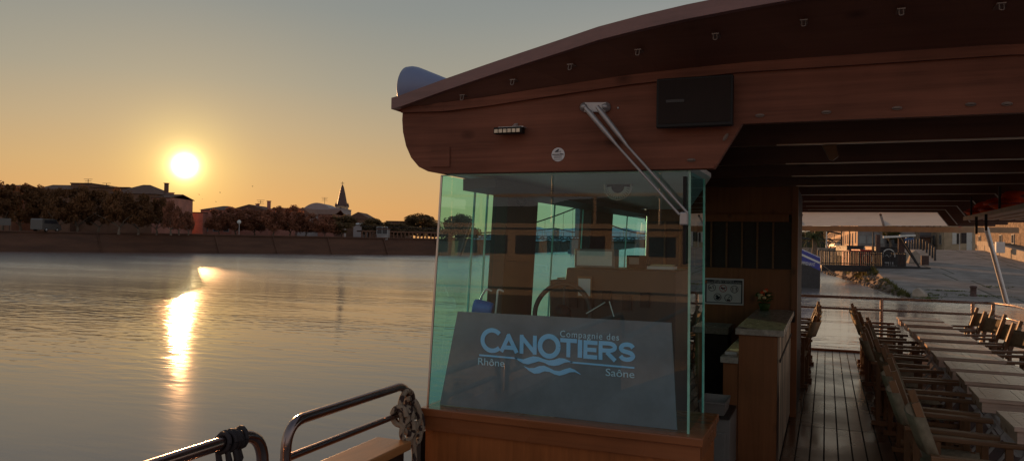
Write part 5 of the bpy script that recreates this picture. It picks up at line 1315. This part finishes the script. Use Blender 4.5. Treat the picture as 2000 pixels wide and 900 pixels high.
# ------------------------------------------------------------------ director chairs and tables
def make_chair():
    t = thing('director_chair', '', 'chair')
    H = .60
    for s in (-1, 1):
        y = s * .255
        MB().box(-.24, .24, y - .02, y + .02, .0, .045).build('runner', M['chairwood'], t, .004)
        MB().box(.17, .21, y - .017, y + .017, .047, H).build('leg', M['chairdark'], t, .003)
        MB().box(-.2, -.16, y - .017, y + .017, .047, H).build('leg', M['chairdark'], t, .003)
        MB().box(-.25, .27, y - .03, y + .03, H + .002, H + .03).build('armrest', M['chairwood'], t, .005)
        MB().bar((-.165, y - s * .036, .43), (-.325, y - s * .036, .90), .03, .042, (1, 0, .3)).build('back_post', M['chairdark'], t, .003)
        MB().bar((-.22, y - s * .002 - s * .02, .36), (.22, y - s * .022, .36), .022, .035).build('seat_rail', M['chairwood'], t, .003)
    for x in (-.13, .14):
        for s in (-1, 1): MB().bar((x + .012 * s, -s * .235, .05), (x + .012 * s, s * .225, .40), .02, .03, (1, 0, 0)).build('cross_leg', M['chairdark'], t, .002)
    def seat(u, v):
        y = (u - .5) * .46; return V((-.19 + v * .38, y, .405 - .035 * (1 - (2 * u - 1) ** 2)))
    m_ = MB().grid(seat, 10, 2); so = m_.build('seat', M['canvas'], t)
    md = so.modifiers.new('thickness', 'SOLIDIFY'); md.thickness = .006
    def back(u, v):
        th = (u - .5) * 2; y = th * .262; bul = -.055 * (1 - th * th) ; wrapx = -.0 
        z = .625 + v * .20 - .012 * (1 - th * th) * v; x = -.165 - (z - .43) / .47 * .16 + bul - .02
        if abs(th) > .93: x += .045 * (abs(th) - .93) / .07
        return V((x, y * (.94 if abs(th) > .93 else 1), z))
    bo = MB().grid(back, 20, 3).build('backrest', M['canvas'], t)
    md = bo.modifiers.new('thickness', 'SOLIDIFY'); md.thickness = .006
    return t
proto = make_chair(); used = [False]
def chair(x, y, rz_, label, group):
    c = proto if not used[0] else copy_tree(proto); used[0] = True
    c.location = (x, y, 0); c.rotation_euler = (0, 0, rz_); c['label'] = label; c['group'] = group; c['category'] = 'chair'
    return c
def make_table():
    t = thing('slatted_table', '', 'table'); lx, ly = .285, .245; Z = .73
    mb = MB(); mb.box(-lx, lx, -ly, ly, Z - .028, Z - .004); tp = mb.build('tabletop', M['table'], t, .004)
    mb = MB()
    for a, b, c_, d in ((-lx, lx, -ly, -ly + .055), (-lx, lx, ly - .055, ly)): mb.box(a, b, c_, d, Z - .0035, Z)
    for a, b in ((-lx, -lx + .05), (-.028, .026), (lx - .05, lx)): mb.box(a, b, -ly + .058, ly - .058, Z - .0035, Z)
    for half in (-1, 1):
        x0, x1 = (-lx + .053, -.031) if half < 0 else (.029, lx - .053)
        n = 7; sy = (2 * ly - .116) / n
        for k in range(n): y0 = -ly + .058 + k * sy; mb.box(x0, x1, y0 + .003, y0 + sy - .003, Z - .0035, Z - .0005)
    mb.build('slats', M['table'], tp)
    mb = MB()
    for s in (-1, 1): mb.box(-lx + .02, lx - .02, s * (ly - .03) - .01, s * (ly - .03) + .01, Z - .10, Z - .03); mb.box(s * (lx - .03) - .01, s * (lx - .03) + .01, -ly + .045, ly - .045, Z - .10, Z - .03)
    mb.build('apron', M['table'], t)
    for s in (-1, 1):
        mb = MB(); mb.bar((-lx + .05, s * (ly - .06), .0), (lx - .05, s * (ly - .06), Z - .03), .022, .016, (0, 1, 0)); mb.build('leg', M['tableleg'], t)
        mb = MB(); mb.bar((lx - .05, s * (ly - .085), .0), (-lx + .05, s * (ly - .085), Z - .03), .022, .016, (0, 1, 0)); mb.build('leg', M['tableleg'], t)
    MB().bar((-lx + .06, -ly + .06, .08), (-lx + .06, ly - .06, .08), .025, .02).build('stretcher', M['iron'], t); MB().bar((lx - .06, -ly + .06, .08), (lx - .06, ly - .06, .08), .025, .02).build('stretcher', M['iron'], t)
    return t
ptab = make_table(); usedt = [False]
def table(x, y, label, group, rz_=0):
    c = ptab if not usedt[0] else copy_tree(ptab); usedt[0] = True
    c.location = (x, y, 0); c.rotation_euler = (0, 0, rz_); c['label'] = label; c['group'] = group; c['category'] = 'table'
    return c
rnd = random.Random(21)
tabY = [12.75, 12.02, 11.05, 10.25, 9.40, 8.62, 7.86, 7.17, 6.43, 5.52, 4.75]
ordn = ['farthest', 'second farthest', 'third farthest', 'fourth farthest', 'fifth farthest', 'sixth farthest', 'fifth nearest', 'fourth nearest', 'third nearest', 'second nearest', 'nearest']
for k, y in enumerate(tabY):
    table(1.29 + rnd.uniform(-.015, .015), y, f'{ordn[k]} slatted table in the row along the starboard side', 'slatted tables in a row along the deck', rnd.uniform(-.02, .02))
chL = [12.8, 12.05, 11.1, 10.3, 9.45, 8.7, 7.9, 7.2, 6.42, 5.72, 5.0]
for k, y in enumerate(chL):
    dx = rnd.uniform(-.07, .05)
    chair(.76 + dx, y + rnd.uniform(-.05, .05), rnd.uniform(-.16, .13), f'{ordn[k]} canvas chair with its back to the aisle, facing the table row', 'director chairs between aisle and table row')
chR = [12.95, 12.15, 11.2, 10.4, 9.5]
for k, y in enumerate(chR):
    chair(1.85 + rnd.uniform(-.02, .02), y, pi + .30 + rnd.uniform(-.08, .08), f'{ordn[k]} sunlit canvas chair with its back to the starboard railing', 'director chairs along the starboard railing')
chP = [12.9, 12.15, 11.35, 10.6]
for k, y in enumerate(chP):
    chair(-.42 + rnd.uniform(-.02, .02), y, pi + rnd.uniform(-.12, .12), f'{ordn[k]} canvas chair left of the aisle beyond the bar wall', 'director chairs left of the aisle')
for k, y in enumerate([12.8, 12.0, 11.2, 10.45]):
    table(-1.02, y, f'{ordn[k]} table left of the aisle beyond the bar wall', 'slatted tables left of the aisle')
# life jackets lying in the rack
def jacket(x, y, z, s, rz_, label, seed):
    rnd = random.Random(seed); t = thing('life_jacket', label, 'life jacket', (x, y, z), rz_, 'orange life jackets in the overhead rack')
    mb = MB(); 
    for (a, b, c_, rx, ry, rz2) in ((-.12, 0, .06, .13, .17, .065), (.12, .02, .06, .12, .16, .06)):
        mb.ball((a * s, b * s, c_ * s + .01), rx * s, ry * s, rz2 * s, 14, 9, .12, rnd)
    mb.build('foam_panel', M['orange'], t)
    MB().ball((0, .02, .15 * s), .14 * s, .12 * s, .07 * s, 14, 9, .14, rnd).build('collar', M['orange'], t)
    MB().tube([(cos(2 * pi * k / 20) * .27 * s, sin(2 * pi * k / 20) * .185 * s, .075 * s) for k in range(21)], .011, 6).build('belt', M['red'], t)
    return t
zj = zrk + .022
jk = [(rx0 + .17, 10.55, .86, .2, 'crumpled orange life jacket at the far end of the rack'), (rx0 + .19, 10.08, .9, 1.2, 'orange life jacket second in the rack, beside the hanging strap'), (rx0 + .17, 9.0, .95, .5, 'orange life jacket lying on its folded collar on the rack edge'), (rx0 + .2, 7.65, .95, .1, 'orange life jacket in the shaded nearer part of the rack'), (rx0 + .2, 6.6, .95, 1.9, 'shaded life jacket nearest the right picture edge')]
for k, (x, y, s, a, lab) in enumerate(jk): jacket(x, y, zj, s, a, lab, 40 + k)

# ------------------------------------------------------------------ right bank: buildings, gangway, boat, furniture
G = 1.75
def qhouse(px0, D0, px1, D1, ytop, label, wallm, roofm='tile', rt_='flat', name='house', cat='house', depth=9, zb=G, yr=None, **kw):
    if D1 is None: D1 = D0 * (1 - .45 * (px1 - px0) / F)
    D = (D0 + D1) / 2; h = zpx((px0 + px1) / 2, ytop, D) - zb
    rg = .5 if yr is None else zpx((px0 + px1) / 2, yr, D) - zb - h
    return wallbox(name, label, cat, fpt(px0, D0), fpt(px1, D1), zb, h, depth, M[wallm], M[roofm], rt_, rg, **kw)
qhouse(1616, 300, 1675, 112, 446, 'long sunlit ochre row of terraced houses receding behind the quay', 'plaster_o', rt_='mono', nwin=(24, 2), depth=2.5, yr=438, wsize=(1.5, 1.6), name='terrace_row', cat='houses')
qhouse(1675.5, 111, 1728, None, 432, 'grey gable end house with closed shutters beside the ochre terrace', 'plaster_g', rt_='front', yr=405, nwin=(3, 2), winm='shutter', wsize=(.75, .9), depth=4)
qhouse(1728, 118, 1758, None, 428, 'grey house behind the green quay tree', 'plaster_g', rt_='gable', yr=418, nwin=(2, 2), depth=5, wsize=(.5, .9))
qhouse(1757.5, 110, 1786, None, 425, 'white house with a tall blue glazed window at the quay', 'plaster_w', rt_='gable', yr=415, nwin=(2, 2), wsize=(.55, 1.3), depth=5)
qhouse(1786, 117, 1820, None, 420, 'plain grey house wall behind the plane tree trunk', 'plaster_g', rt_='gable', yr=412, nwin=(2, 2), depth=5, wsize=(.5, .9))
qhouse(1794, 110, 1817, None, 464, 'low wooden lean to shed at the top of the ramp', 'plaster_a', rt_='mono', roofm='tiled', yr=460, name='shed', cat='shed', depth=2.2)
qhouse(1819, 114, 1844, 104, 430, 'tall tan house with a sunlit side at the head of the ramp', 'plaster_t', rt_='gable', yr=418, nwin=(2, 2), wsize=(1.3, 1.2), depth=4)
gh = qhouse(1844.5, 104, 1908, 102, 438, 'grey brown house with a white garage door at the head of the ramp', 'plaster_t', rt_='gable', yr=425, nwin=(0, 0), depth=5)
gh_w = (V(fpt(1908, 102)) - V(fpt(1844.5, 104))).length
MB().box(gh_w * .25, gh_w * .38, -.05, -.003, .8, 2.3).build('shutter', M['white'], gh); MB().box(gh_w * .385, gh_w * .5, -.03, -.003, .8, 2.2).build('window', M['pane'], gh)
MB().box(gh_w * .52, gh_w * .80, -.03, -.003, .9, 2.3).build('window', M['pane'], gh)
dr = MB().box(gh_w * .69, gh_w * .86, -.06, -.032, 0, 2.45).build('door', M['white'], gh); MB().box(gh_w * .84, gh_w * .85, -.09, -.062, 1.0, 1.15).build('handle', M['iron'], dr)
sb_ = qhouse(1905, 92, 2090, 62, 425, 'rubble stone building with small dark windows and red tiled roof on the right', 'rubble', rt_='gable', yr=395, depth=14, nwin=(7, 1), wsize=(.7, .8))
# low stone wall bordering the ramp with a fence and a cabinet
wb = [onRamp(px, py) for px, py in ((1908, 484.5), (1916, 486.5), (1926, 490), (1945, 497), (1970, 504), (2000, 511.5), (2060, 522), (2200, 540))]
mb = MB(); tp = [1.0, 1.0, 1.0, 1.0, .95, .9, .9, .9]
for i in range(len(wb) - 1):
    a, b = wb[i], wb[i + 1]; nn = V((.45, .3, 0)); A0, B0, A1, B1 = a - V((0, 0, .4)), b - V((0, 0, .4)), a + V((0, 0, tp[i])), b + V((0, 0, tp[i + 1]))
    mb.quad(A0, B0, B1, A1); mb.quad(A1, B1, B1 + nn, A1 + nn); mb.quad(A0 + nn, B0 + nn, B1 + nn, A1 + nn)
tag(mb.build('retaining_wall', M['kerbstone']), 'curved low stone wall bordering the right side of the ramp', 'wall')
mb = MB(); back = [V((p.x + 7, p.y + 5, 2.0)) for p in wb]; front = [V((p.x + .44, p.y + .29, p.z + t_ - .12)) for p, t_ in zip(wb, tp)]
for i in range(len(wb) - 1): mb.quad(front[i], front[i + 1], back[i + 1], back[i])
struct(mb.build('raised_quay', M['nearground']))
fpos = [f.lerp(b, .35) for f, b in zip(front, back)][2:]
fe = thing('fence', 'dark thin railing fence above the curved stone wall', 'fence', fpos[0])
for i in range(len(fpos) - 1):
    a = fpos[i] - fpos[0]; b = fpos[i + 1] - fpos[0]; n = max(2, int((b - a).length / 1.0))
    for k in range(n): p = a.lerp(b, k / n); MB().tube([p, p + V((0, 0, 1.0))], .035, 5).build('post', M['iron'], fe)
    m2 = MB(); m2.tube([a + V((0, 0, 1)), b + V((0, 0, 1))], .03, 5); m2.tube([a + V((0, 0, .5)), b + V((0, 0, .5))], .02, 5); m2.build('rail', M['iron'], fe)
p = onD(1953, 484, 70); MBb = thing('electric_cabinet', 'pale grey electric cabinet above the curved stone wall', 'cabinet', (p.x, p.y, 1.55)); MB().box(-.35, .35, -.3, .3, 0, 1.0).build('body', M['offwhite'], MBb, .02); MB().box(-.3, .3, -.32, -.302, .1, .9).build('door', M['offwhite'], MBb)
# bollards down the edge of the ramp
bp = [(1771, 99), (1776, 96.5), (1781, 94), (1786, 91), (1791, 88), (1797, 84.5), (1803, 81), (1809.5, 77.5), (1815.5, 74), (1821, 71), (1826, 68)]
for k, (px, D) in enumerate(bp):
    p = onD(px, 500, D); o = MB().lathe([(0, 1.22), (.06, 1.2), (.1, 1.12), (.1, .05), (.13, .04), (.13, -.1)], seg=10).build('bollard', M['iron']); o.location = (p.x, p.y, rz(0, p.y)); tag(o, 'thin dark bollard in the line down the left edge of the ramp', 'bollard', 'bollards along the ramp edge')
p = onRamp(1901, 578)
o = MB().lathe([(0, .60), (.15, .58), (.19, .54), (.19, .48), (.155, .46), (.155, .1), (.19, .06), (.19, -.1)], seg=14).build('bollard', M['rusty']); o.location = p; tag(o, 'short rusty mooring bollard standing alone on the ramp', 'bollard')
# pale stone block and wedge at the foot of the bank
for (px, py, D, sx, sy, sz, a, lab) in ((1786, 527, 66, .8, .6, 1.2, .3, 'big sunlit stone block beside the gangway steps'), (1795, 583, 43.5, .45, .3, .55, -.3, 'wedge shaped pale stone at the water edge of the ramp')):
    p = onD(px, py, D); mb = MB(); o = mb.prism([(-sx, -sy, -.4), (sx, -sy, -.4), (sx * .85, -sy * .8, sz * .35), (-sx * .1, -sy * .7, sz), (-sx * .6, -sy * .8, sz * .75)], (0, sy * 2, 0)).build('stone_block', M['kerbstone'], None, .06)
    o.location = (p.x, p.y, max(ZW + .05, rz(0, p.y) - .1)); o.rotation_euler = (0, 0, a); tag(o, lab, 'stone')
p = onD(1806, 536, 64); o = MB().box(-.28, .28, -.28, .28, -.1, .75).build('stone_post', M['rusty'], None, .03); o.location = (p.x, p.y, rz(0, p.y)); tag(o, 'squat dark post beside the big stone block', 'post')
# gangway
gD = 62; a = onD(1604, 529, gD); b = onD(1795, 529, 60.5); gz = (zpx(1604, 517, gD) + zpx(1795, 520, 60.5)) / 2
d_ = V((b.x - a.x, b.y - a.y, 0)); gl_ = d_.length
gw = thing('gangway', 'dark metal gangway with railings leading from the ramp towards the blue boat', 'gangway', (a.x, a.y, gz), math.atan2(d_.y, d_.x))
MB().box(0, gl_, 0, 1.6, -.28, -.02).build('walkway', M['iron'], gw); MB().box(0, gl_ + .8, -.12, -.003, -.5, -.05).build('girder', M['iron'], gw)
for yy in (-.05, 1.62):
    mb = MB(); mb.bar((0, yy, 1.12), (gl_ * .86, yy, 1.06), .07, .07); mb.bar((0, yy, .12), (gl_ * .86, yy, .1), .05, .05)
    n = 44
    for k in range(n + 1): x = gl_ * .86 * k / n; mb.bar((x, yy, 0), (x, yy, 1.1), .035 if k % 4 else .09, .035 if k % 4 else .09)
    mb.build('railing', M['iron'], gw)
for s in (0, .9): MB().bar((gl_ * .82, s, 2.3), (gl_ + .1 + s * .3, s, -.2), .12, .12).build('stair_rail', M['iron'], gw)
for px in (1716, 1760, 1764):
    p = onD(px, 500, 61); h = zpx(px, 458 if px < 1750 else 462, 61) - (gz - .3)
    MB().box(p.x - .16, p.x + .16, p.y - .16 + .8, p.y + .16 + .8, gz - 1.5, gz - .3 + h).build('mooring_post', M['rusty']).name
for o in [o for o in bpy.data.objects if o.name.startswith('mooring_post')]: pass
mp_ = [o for o in bpy.data.objects if o.name.startswith('mooring_post')]
for o, lab in zip(mp_, ('tall dark mooring post rising between the red box and the black panel', 'left one of the paired tall posts by the gangway stairs', 'right one of the paired tall posts by the gangway stairs')): tag(o, lab, 'post')
for px, w_, py in ((1743, 1.3, 465), (1773, 1.1, 463)):
    p = onD(px, py, 60.5); o = MB().prism([(-w_ / 2, 0, 0), (w_ / 2, 0, .08), (w_ / 2, 0, .22), (-w_ / 2, 0, .16)], (0, .8, 0)).build('post_head', M['white'])  # small white canopy over the post, gives no light
    o.location = p; tag(o, 'flat pale canopy on the tall post, ' + ('left' if px < 1760 else 'right') + ' one of two', 'lamp')
def boxed(px0, px1, pyt, pyb, D, m, dep, name, lab, cat, sidem=None):
    a = onD(px0, pyb, D); b = onD(px1, pyb, D); zt_ = zpx((px0 + px1) / 2, pyt, D); d = V((b.x - a.x, b.y - a.y, 0)); t = thing(name, lab, cat, (a.x, a.y, a.z), math.atan2(d.y, d.x)); MB().box(0, d.length, 0, dep, 0, zt_ - a.z).build('casing', m, t, .03); MB().box(-.04, d.length + .04, -.04, dep + .04, zt_ - a.z + .002, zt_ - a.z + .07).build('lid', m, t); return t, d.length, zt_ - a.z
def ringmark(t, cx_, cz_, r_, m, a0=0, a1=360):
    mb = MB(); mb.tube([(cx_ + cos(R(a0 + (a1 - a0) * k / 24)) * r_, -.03, cz_ + sin(R(a0 + (a1 - a0) * k / 24)) * r_) for k in range(25)], .045, 5); return mb
rb, wq, hq = boxed(1680, 1702, 489, 519, 64, M['redpaint'], 1.6, 'red_container', 'red box with a pale ring emblem behind the gangway railing', 'container'); ringmark(rb, wq * .62, hq * .45, wq * .42, M['white']).build('emblem', M['white'], rb)
MB().box(-.9, -.05, .1, 1.5, 0, hq * .98).build('end_panel', M['sandbox'] if False else M['redpaint'], rb)
tb_, wq, hq = boxed(1702.5, 1714, 483, 519, 64.5, M['sandbox'], 1.2, 'ochre_box', 'sunlit ochre box between the red box and the black panel', 'box')
kb, wq, hq = boxed(1716, 1756, 484, 519, 63.5, M['iron'], 1.2, 'display_board', 'black panel with a pale arc and wave emblem by the gangway stairs', 'panel')
mb = ringmark(kb, wq * .48, hq * .58, hq * .34, M['white'], -15, 195); mb.tube([(wq * (.32 + .05 * k), -.03, hq * (.55 + .05 * sin(k * 1.3))) for k in range(7)], .04, 5); mb.build('emblem', M['white'], kb)
mb = MB(); mb.box(wq * .28, wq * .7, -.04, -.004, hq * .16, hq * .22)
for u in (.33, .45, .57, .66): mb.box(wq * u, wq * (u + .05), -.04, -.004, -.2, hq * .15)
mb.build('table_mark', M['offwhite'], kb)
dk, wq, hq = boxed(1654, 1687, 481, 500, 72, M['iron'], 2.5, 'dark_kiosk', 'low dark kiosk behind the red box', 'kiosk')
# parked cars below the terrace row
for k, (px, D, m, lab) in enumerate(((1620, 250, 'carwhite', 'pale car farthest along the terrace row'), (1632, 205, 'carsilver', 'grey car in the middle below the terrace row'), (1648, 165, 'carwhite', 'pale car nearest the dark kiosk'))):
    p = onD(px, 480, D); vehicle('car', lab, (p.x, p.y, G), R(100 + k * 14), 'car', M[m], 'cars parked below the terrace row')
# road sign, lamp post on the quay
p = onD(1874, 484, 100); ns_ = thing('road_sign', 'round red no entry sign on a thin post by the white garage door', 'sign', (p.x, p.y, G)); MB().tube([(0, 0, 0), (0, 0, 2.6)], .045, 6).build('post', M['satin'], ns_); dsk = MB().lathe([(0, -.02), (.42, -.02), (.42, .02), (0, .02)], (0, -.08, 2.65), (0, 1, 0), 18).build('disc', M['red'], ns_); MB().box(-.28, .28, -.112, -.104, 2.58, 2.72).build('bar', M['white'], ns_)
p = onD(1770, 470, 100); bs_ = thing('blue_sign', 'small blue rectangular sign in front of the white house', 'sign', (p.x, p.y, G)); MB().tube([(0, 0, 0), (0, 0, 1.5)], .05, 6).build('post', M['satin'], bs_); MB().box(-.9, .9, -.06, -.03, .95, 1.45).build('board', M['signblue'], bs_)
p = onD(1921, 470, 99); lp = thing('street_lamp', 'dark street lamp post by the stone building', 'street lamp', (p.x, p.y, G)); MB().tube([(0, 0, 0), (0, 0, 4.2)], .08, 8).build('post', M['iron'], lp); MB().ball((-.5, 0, 4.15), .3, .16, .12, 10, 6).build('post_head', M['white'], lp); MB().tube([(0, 0, 4.1), (-.5, 0, 4.2)], .05, 6).build('arm', M['iron'], lp)
for k, (px, D, yt) in enumerate(((1643, 95, 430), (1659, 92, 425), (1705, 100, 425), (1614, 80, 447))):
    p = onD(px, 484, D); o = MB().tube([(0, 0, 0), (0, 0, zpx(px, yt, D) - G)], [.09, .05], 7).build('mast', M['iron'] if k < 3 else M['white']); o.location = (p.x, p.y, G); tag(o, ('thin dark lamp mast in front of the ochre terrace, farther left', 'thin dark lamp mast in front of the ochre terrace, nearer right', 'thin dark mast in front of the grey gable house', 'slim white flag mast beside the palm tree')[k], 'mast')
# quay trees: palm, green tree, plane trunk
p = onD(1590, 484, 78); pm = thing('palm_tree', 'palm tree with drooping fronds beside the blue boat', 'palm tree', (p.x, p.y, .9)); hp_ = zpx(1590, 462, 78) - .9
MB().tube([(0, 0, -.2), (.05, 0, hp_ * .5), (0, 0, hp_)], [.3, .24, .2], 9).build('trunk', M['bark'], pm)
mb = MB(); rnd = random.Random(77)
for k in range(42):
    a = rnd.uniform(0, 2 * pi); el = rnd.uniform(-.35, 1.1); l = rnd.uniform(1.2, 1.9); prev = V((0, 0, hp_)); dirv = V((cos(a) * cos(el), sin(a) * cos(el), sin(el)))
    n = 7; pts = []
    for j in range(n + 1): pts.append(prev.copy()); prev = prev + dirv * l / n; dirv = (dirv + V((0, 0, -.22))).normalized()
    sd_ = V((-sin(a), cos(a), 0))
    for j in range(n):
        wdt = .30 * (1 - j / n) + .06
        for s in (-1, 1):
            for u in (0, .5):
                q = pts[j].lerp(pts[j + 1], u); mb.quad(q, q + (pts[j + 1] - pts[j]) * .3, q + sd_ * s * wdt + (pts[j + 1] - pts[j]) * .7 - V((0, 0, wdt * .5)))
mb.build('crown', M['palmleaf'], pm)
tv_ = crown_mesh('crown', M['leaf_quay'], 1, 1, 4200, .08, 71, 24)
def qtree(px, pyt, D, wpx, lab, mesh, zb=G, trunkh=.3):
    base = onD(px, 484, D); base.z = zb; h = zpx(px, pyt, D) - zb; rx = wpx / 2 * D / F; t = thing('tree', lab, 'tree', base, 1.0)
    cr = bpy.data.objects.new('crown', mesh); col.objects.link(cr); cr.parent = t; rz_ = h * (1 - trunkh) / 2; cr.location = (0, 0, h * trunkh + rz_); cr.scale = (rx, rx, rz_)
    tk = bpy.data.objects.new('trunk', TRK[1]); col.objects.link(tk); tk.parent = t; tk.scale = (2.2, 2.2, max(.6, h * trunkh * 1.2)); return t
qtree(1739, 438, 106, 36, 'green leafy tree in front of the grey quay house', tv_)
qtree(1575, 452, 420, 60, 'dark tree behind the blue boat and the palm', TV[2][0])
qtree(1602, 450, 460, 50, 'dark tree behind the white flag mast', TV[2][0])
p = onD(1790, 484, 104); pt2 = thing('plane_tree', 'plane tree with a thick pale trunk in front of the grey quay house', 'tree', (p.x, p.y, G)); MB().tube([(0, 0, -.1), (.1, 0, 2.5), (-.1, 0, 5.5)], [.38, .3, .26], 10).build('trunk', M['bark'], pt2)
cr = bpy.data.objects.new('crown', tv_); col.objects.link(cr); cr.parent = pt2; cr.location = (0, 0, 8.5); cr.scale = (3.5, 3.5, 3.2)
# blue working boat
Db = 52; e0 = onD(1601, 563, Db); bwz = ZW
bt = thing('blue_boat', 'blue and black steel boat bow with a white stripe and anchor mark', 'boat', (e0.x, e0.y, ZW)); sc2 = Db / F
Ht = zpx(1601, 516, Db) - ZW; Hl = zpx(1556, 493, Db) - ZW; Lb_ = 60 * sc2
def hullrow(z, k): return [(-9, -.3, z), (-3.2, -.25, z), (-1.4, -.18, z), (.0, 0.0, z)]
def topz(x, base, rise): return base + rise * min(1, max(0, -x / (Lb_ * .8)))
xs_b = [0, -.5, -1.2, -2.0, -4, -9]
def hullstrip(name, f0, f1, m, off=0, parent=bt):
    mb = MB()
    for a_, b_ in zip(xs_b[:-1], xs_b[1:]):
        mb.quad((a_, -off, f0(a_)), (b_, -off, f0(b_)), (b_, -off, f1(b_)), (a_, -off, f1(a_)))
    if off == 0:
        for a_, b_ in zip(xs_b[:-1], xs_b[1:]): mb.quad((a_, 0, f1(a_)), (b_, 0, f1(b_)), (b_, 4, f1(b_)), (a_, 4, f1(a_)))
        mb.quad((0, 0, f0(0)), (0, 4, f0(0)), (0, 4, f1(0)), (0, 0, f1(0)))
    return mb.build(name, m, parent)
f_t = lambda x: topz(x, Ht, Hl - Ht)
hullstrip('hull', lambda x: -.4, lambda x: f_t(x) - .42, M['hullblack'])
hb2 = hullstrip('blue_band', lambda x: f_t(x) - .42, lambda x: f_t(x) + .42, M['bluepaint'], 0)
hullstrip('white_stripe', lambda x: f_t(x) + .02, lambda x: f_t(x) + .16, M['white'], .03)
text_mesh('APPRENANT', .34, M['white'], 'lettering', bt, (-1.28, -.05, f_t(-.8) - .40), xdir=(1, 0, -.12), zdir=(0, 0, 1), fitw=1.0)
mb = MB(); mb.tube([(-1.75, -.05, f_t(-1.7) - .95), (-1.5, -.05, f_t(-1.7) - .9), (-1.35, -.05, f_t(-1.7) - .7), (-1.28, -.05, f_t(-1.7) - .45)], [.05, .1, .11, .03], 6); mb.build('anchor_mark', M['white'], bt)
MB().box(-6, -1.6, 1, 3.4, Hl + .43, Hl + 1.5).build('cabin', M['hullblack'], bt)
mb = MB(); mb.tube([(-1.9, .1, Hl + .4), (-1.9, .1, Hl + 1.5)], .06, 6); mb.tube([(-4, .1, Hl + 1.45), (-.6, .1, Hl + .9)], .04, 6); mb.build('guard_rail', M['iron'], bt)
a = onD(1601, 513, Db); b = onD(1665, 545, 68)
tag(MB().tube([a.lerp(b, k / 10) - V((0, 0, .25 * 4 * (k / 10) * (1 - k / 10))) for k in range(11)], .025, 5).build('mooring_line', M['rope']), 'thin mooring line running from the blue boat bow to the bank', 'rope')
# moored ship ahead of the bow: outside the frame, it shows mirrored in the wheelhouse glass
sh = thing('passenger_ship', 'cream passenger ship moored ahead, mirrored in the windscreen', 'ship', (-6.5, -16.5, ZW))
mb = MB(); mb.prism([(-9, 0, -.4), (8, 0, -.4), (8.6, 0, 2.1), (-9, 0, 2.1)], (0, -4, 0)); mb.build('hull', M['shipcream'], sh)
MB().box(-9, 8.1, .002, .03, -.3, .95).build('reflection_band', M['shipreflect'], sh)  # lower hull coloured dark in place of its reflection on the water
MB().box(-9, 8.4, .002, .05, 1.15, 1.22).build('rubbing_strake', M['dark'], sh)
MB().box(-8.6, 7.2, -3.6, -.4, 2.103, 3.25).build('cabin', M['shipcream'], sh)
for k in range(13): MB().box(-8.2 + k * 1.17, -7.35 + k * 1.17, -.398, -.38, 2.35, 3.0).build('window', M['pane'], sh)
MB().box(-9, 7.8, -3.9, 0.1, 3.253, 3.4).build('roof', M['shipcream'], sh)
mb = MB()
for k in range(5): mb.box(-8.8 + k * 4.1, -8.7 + k * 4.1, -.02, .06, 3.403, 4.3)
mb.box(-8.9, 7.8, -.02, .06, 4.303, 4.4); mb.build('upper_railing', M['shipcream'], sh)
for x in (-6, -2.2, 1.5, 5): MB().tube([(x, -.4, 3.4), (x, -.4, 5.6)], .05, 8).build('mast', M['satin'], sh)

# ------------------------------------------------------------------ render settings
scene.render.engine = 'CYCLES'
scene.view_settings.view_transform = 'Standard'
scene.view_settings.look = 'None'
scene.view_settings.exposure = 0
scene.view_settings.gamma = 1
cy = scene.cycles
cy.max_bounces = 10; cy.diffuse_bounces = 4; cy.glossy_bounces = 4; cy.transparent_max_bounces = 16; cy.transmission_bounces = 4
cy.sample_clamp_indirect = 20; cy.sample_clamp_direct = 0
cy.caustics_reflective = True; cy.blur_glossy = 8.0; cy.caustics_refractive = False
try:
    cy.use_denoising = True; cy.denoiser = 'OPENIMAGEDENOISE'; cy.denoising_input_passes = 'RGB_ALBEDO_NORMAL'
except Exception: pass
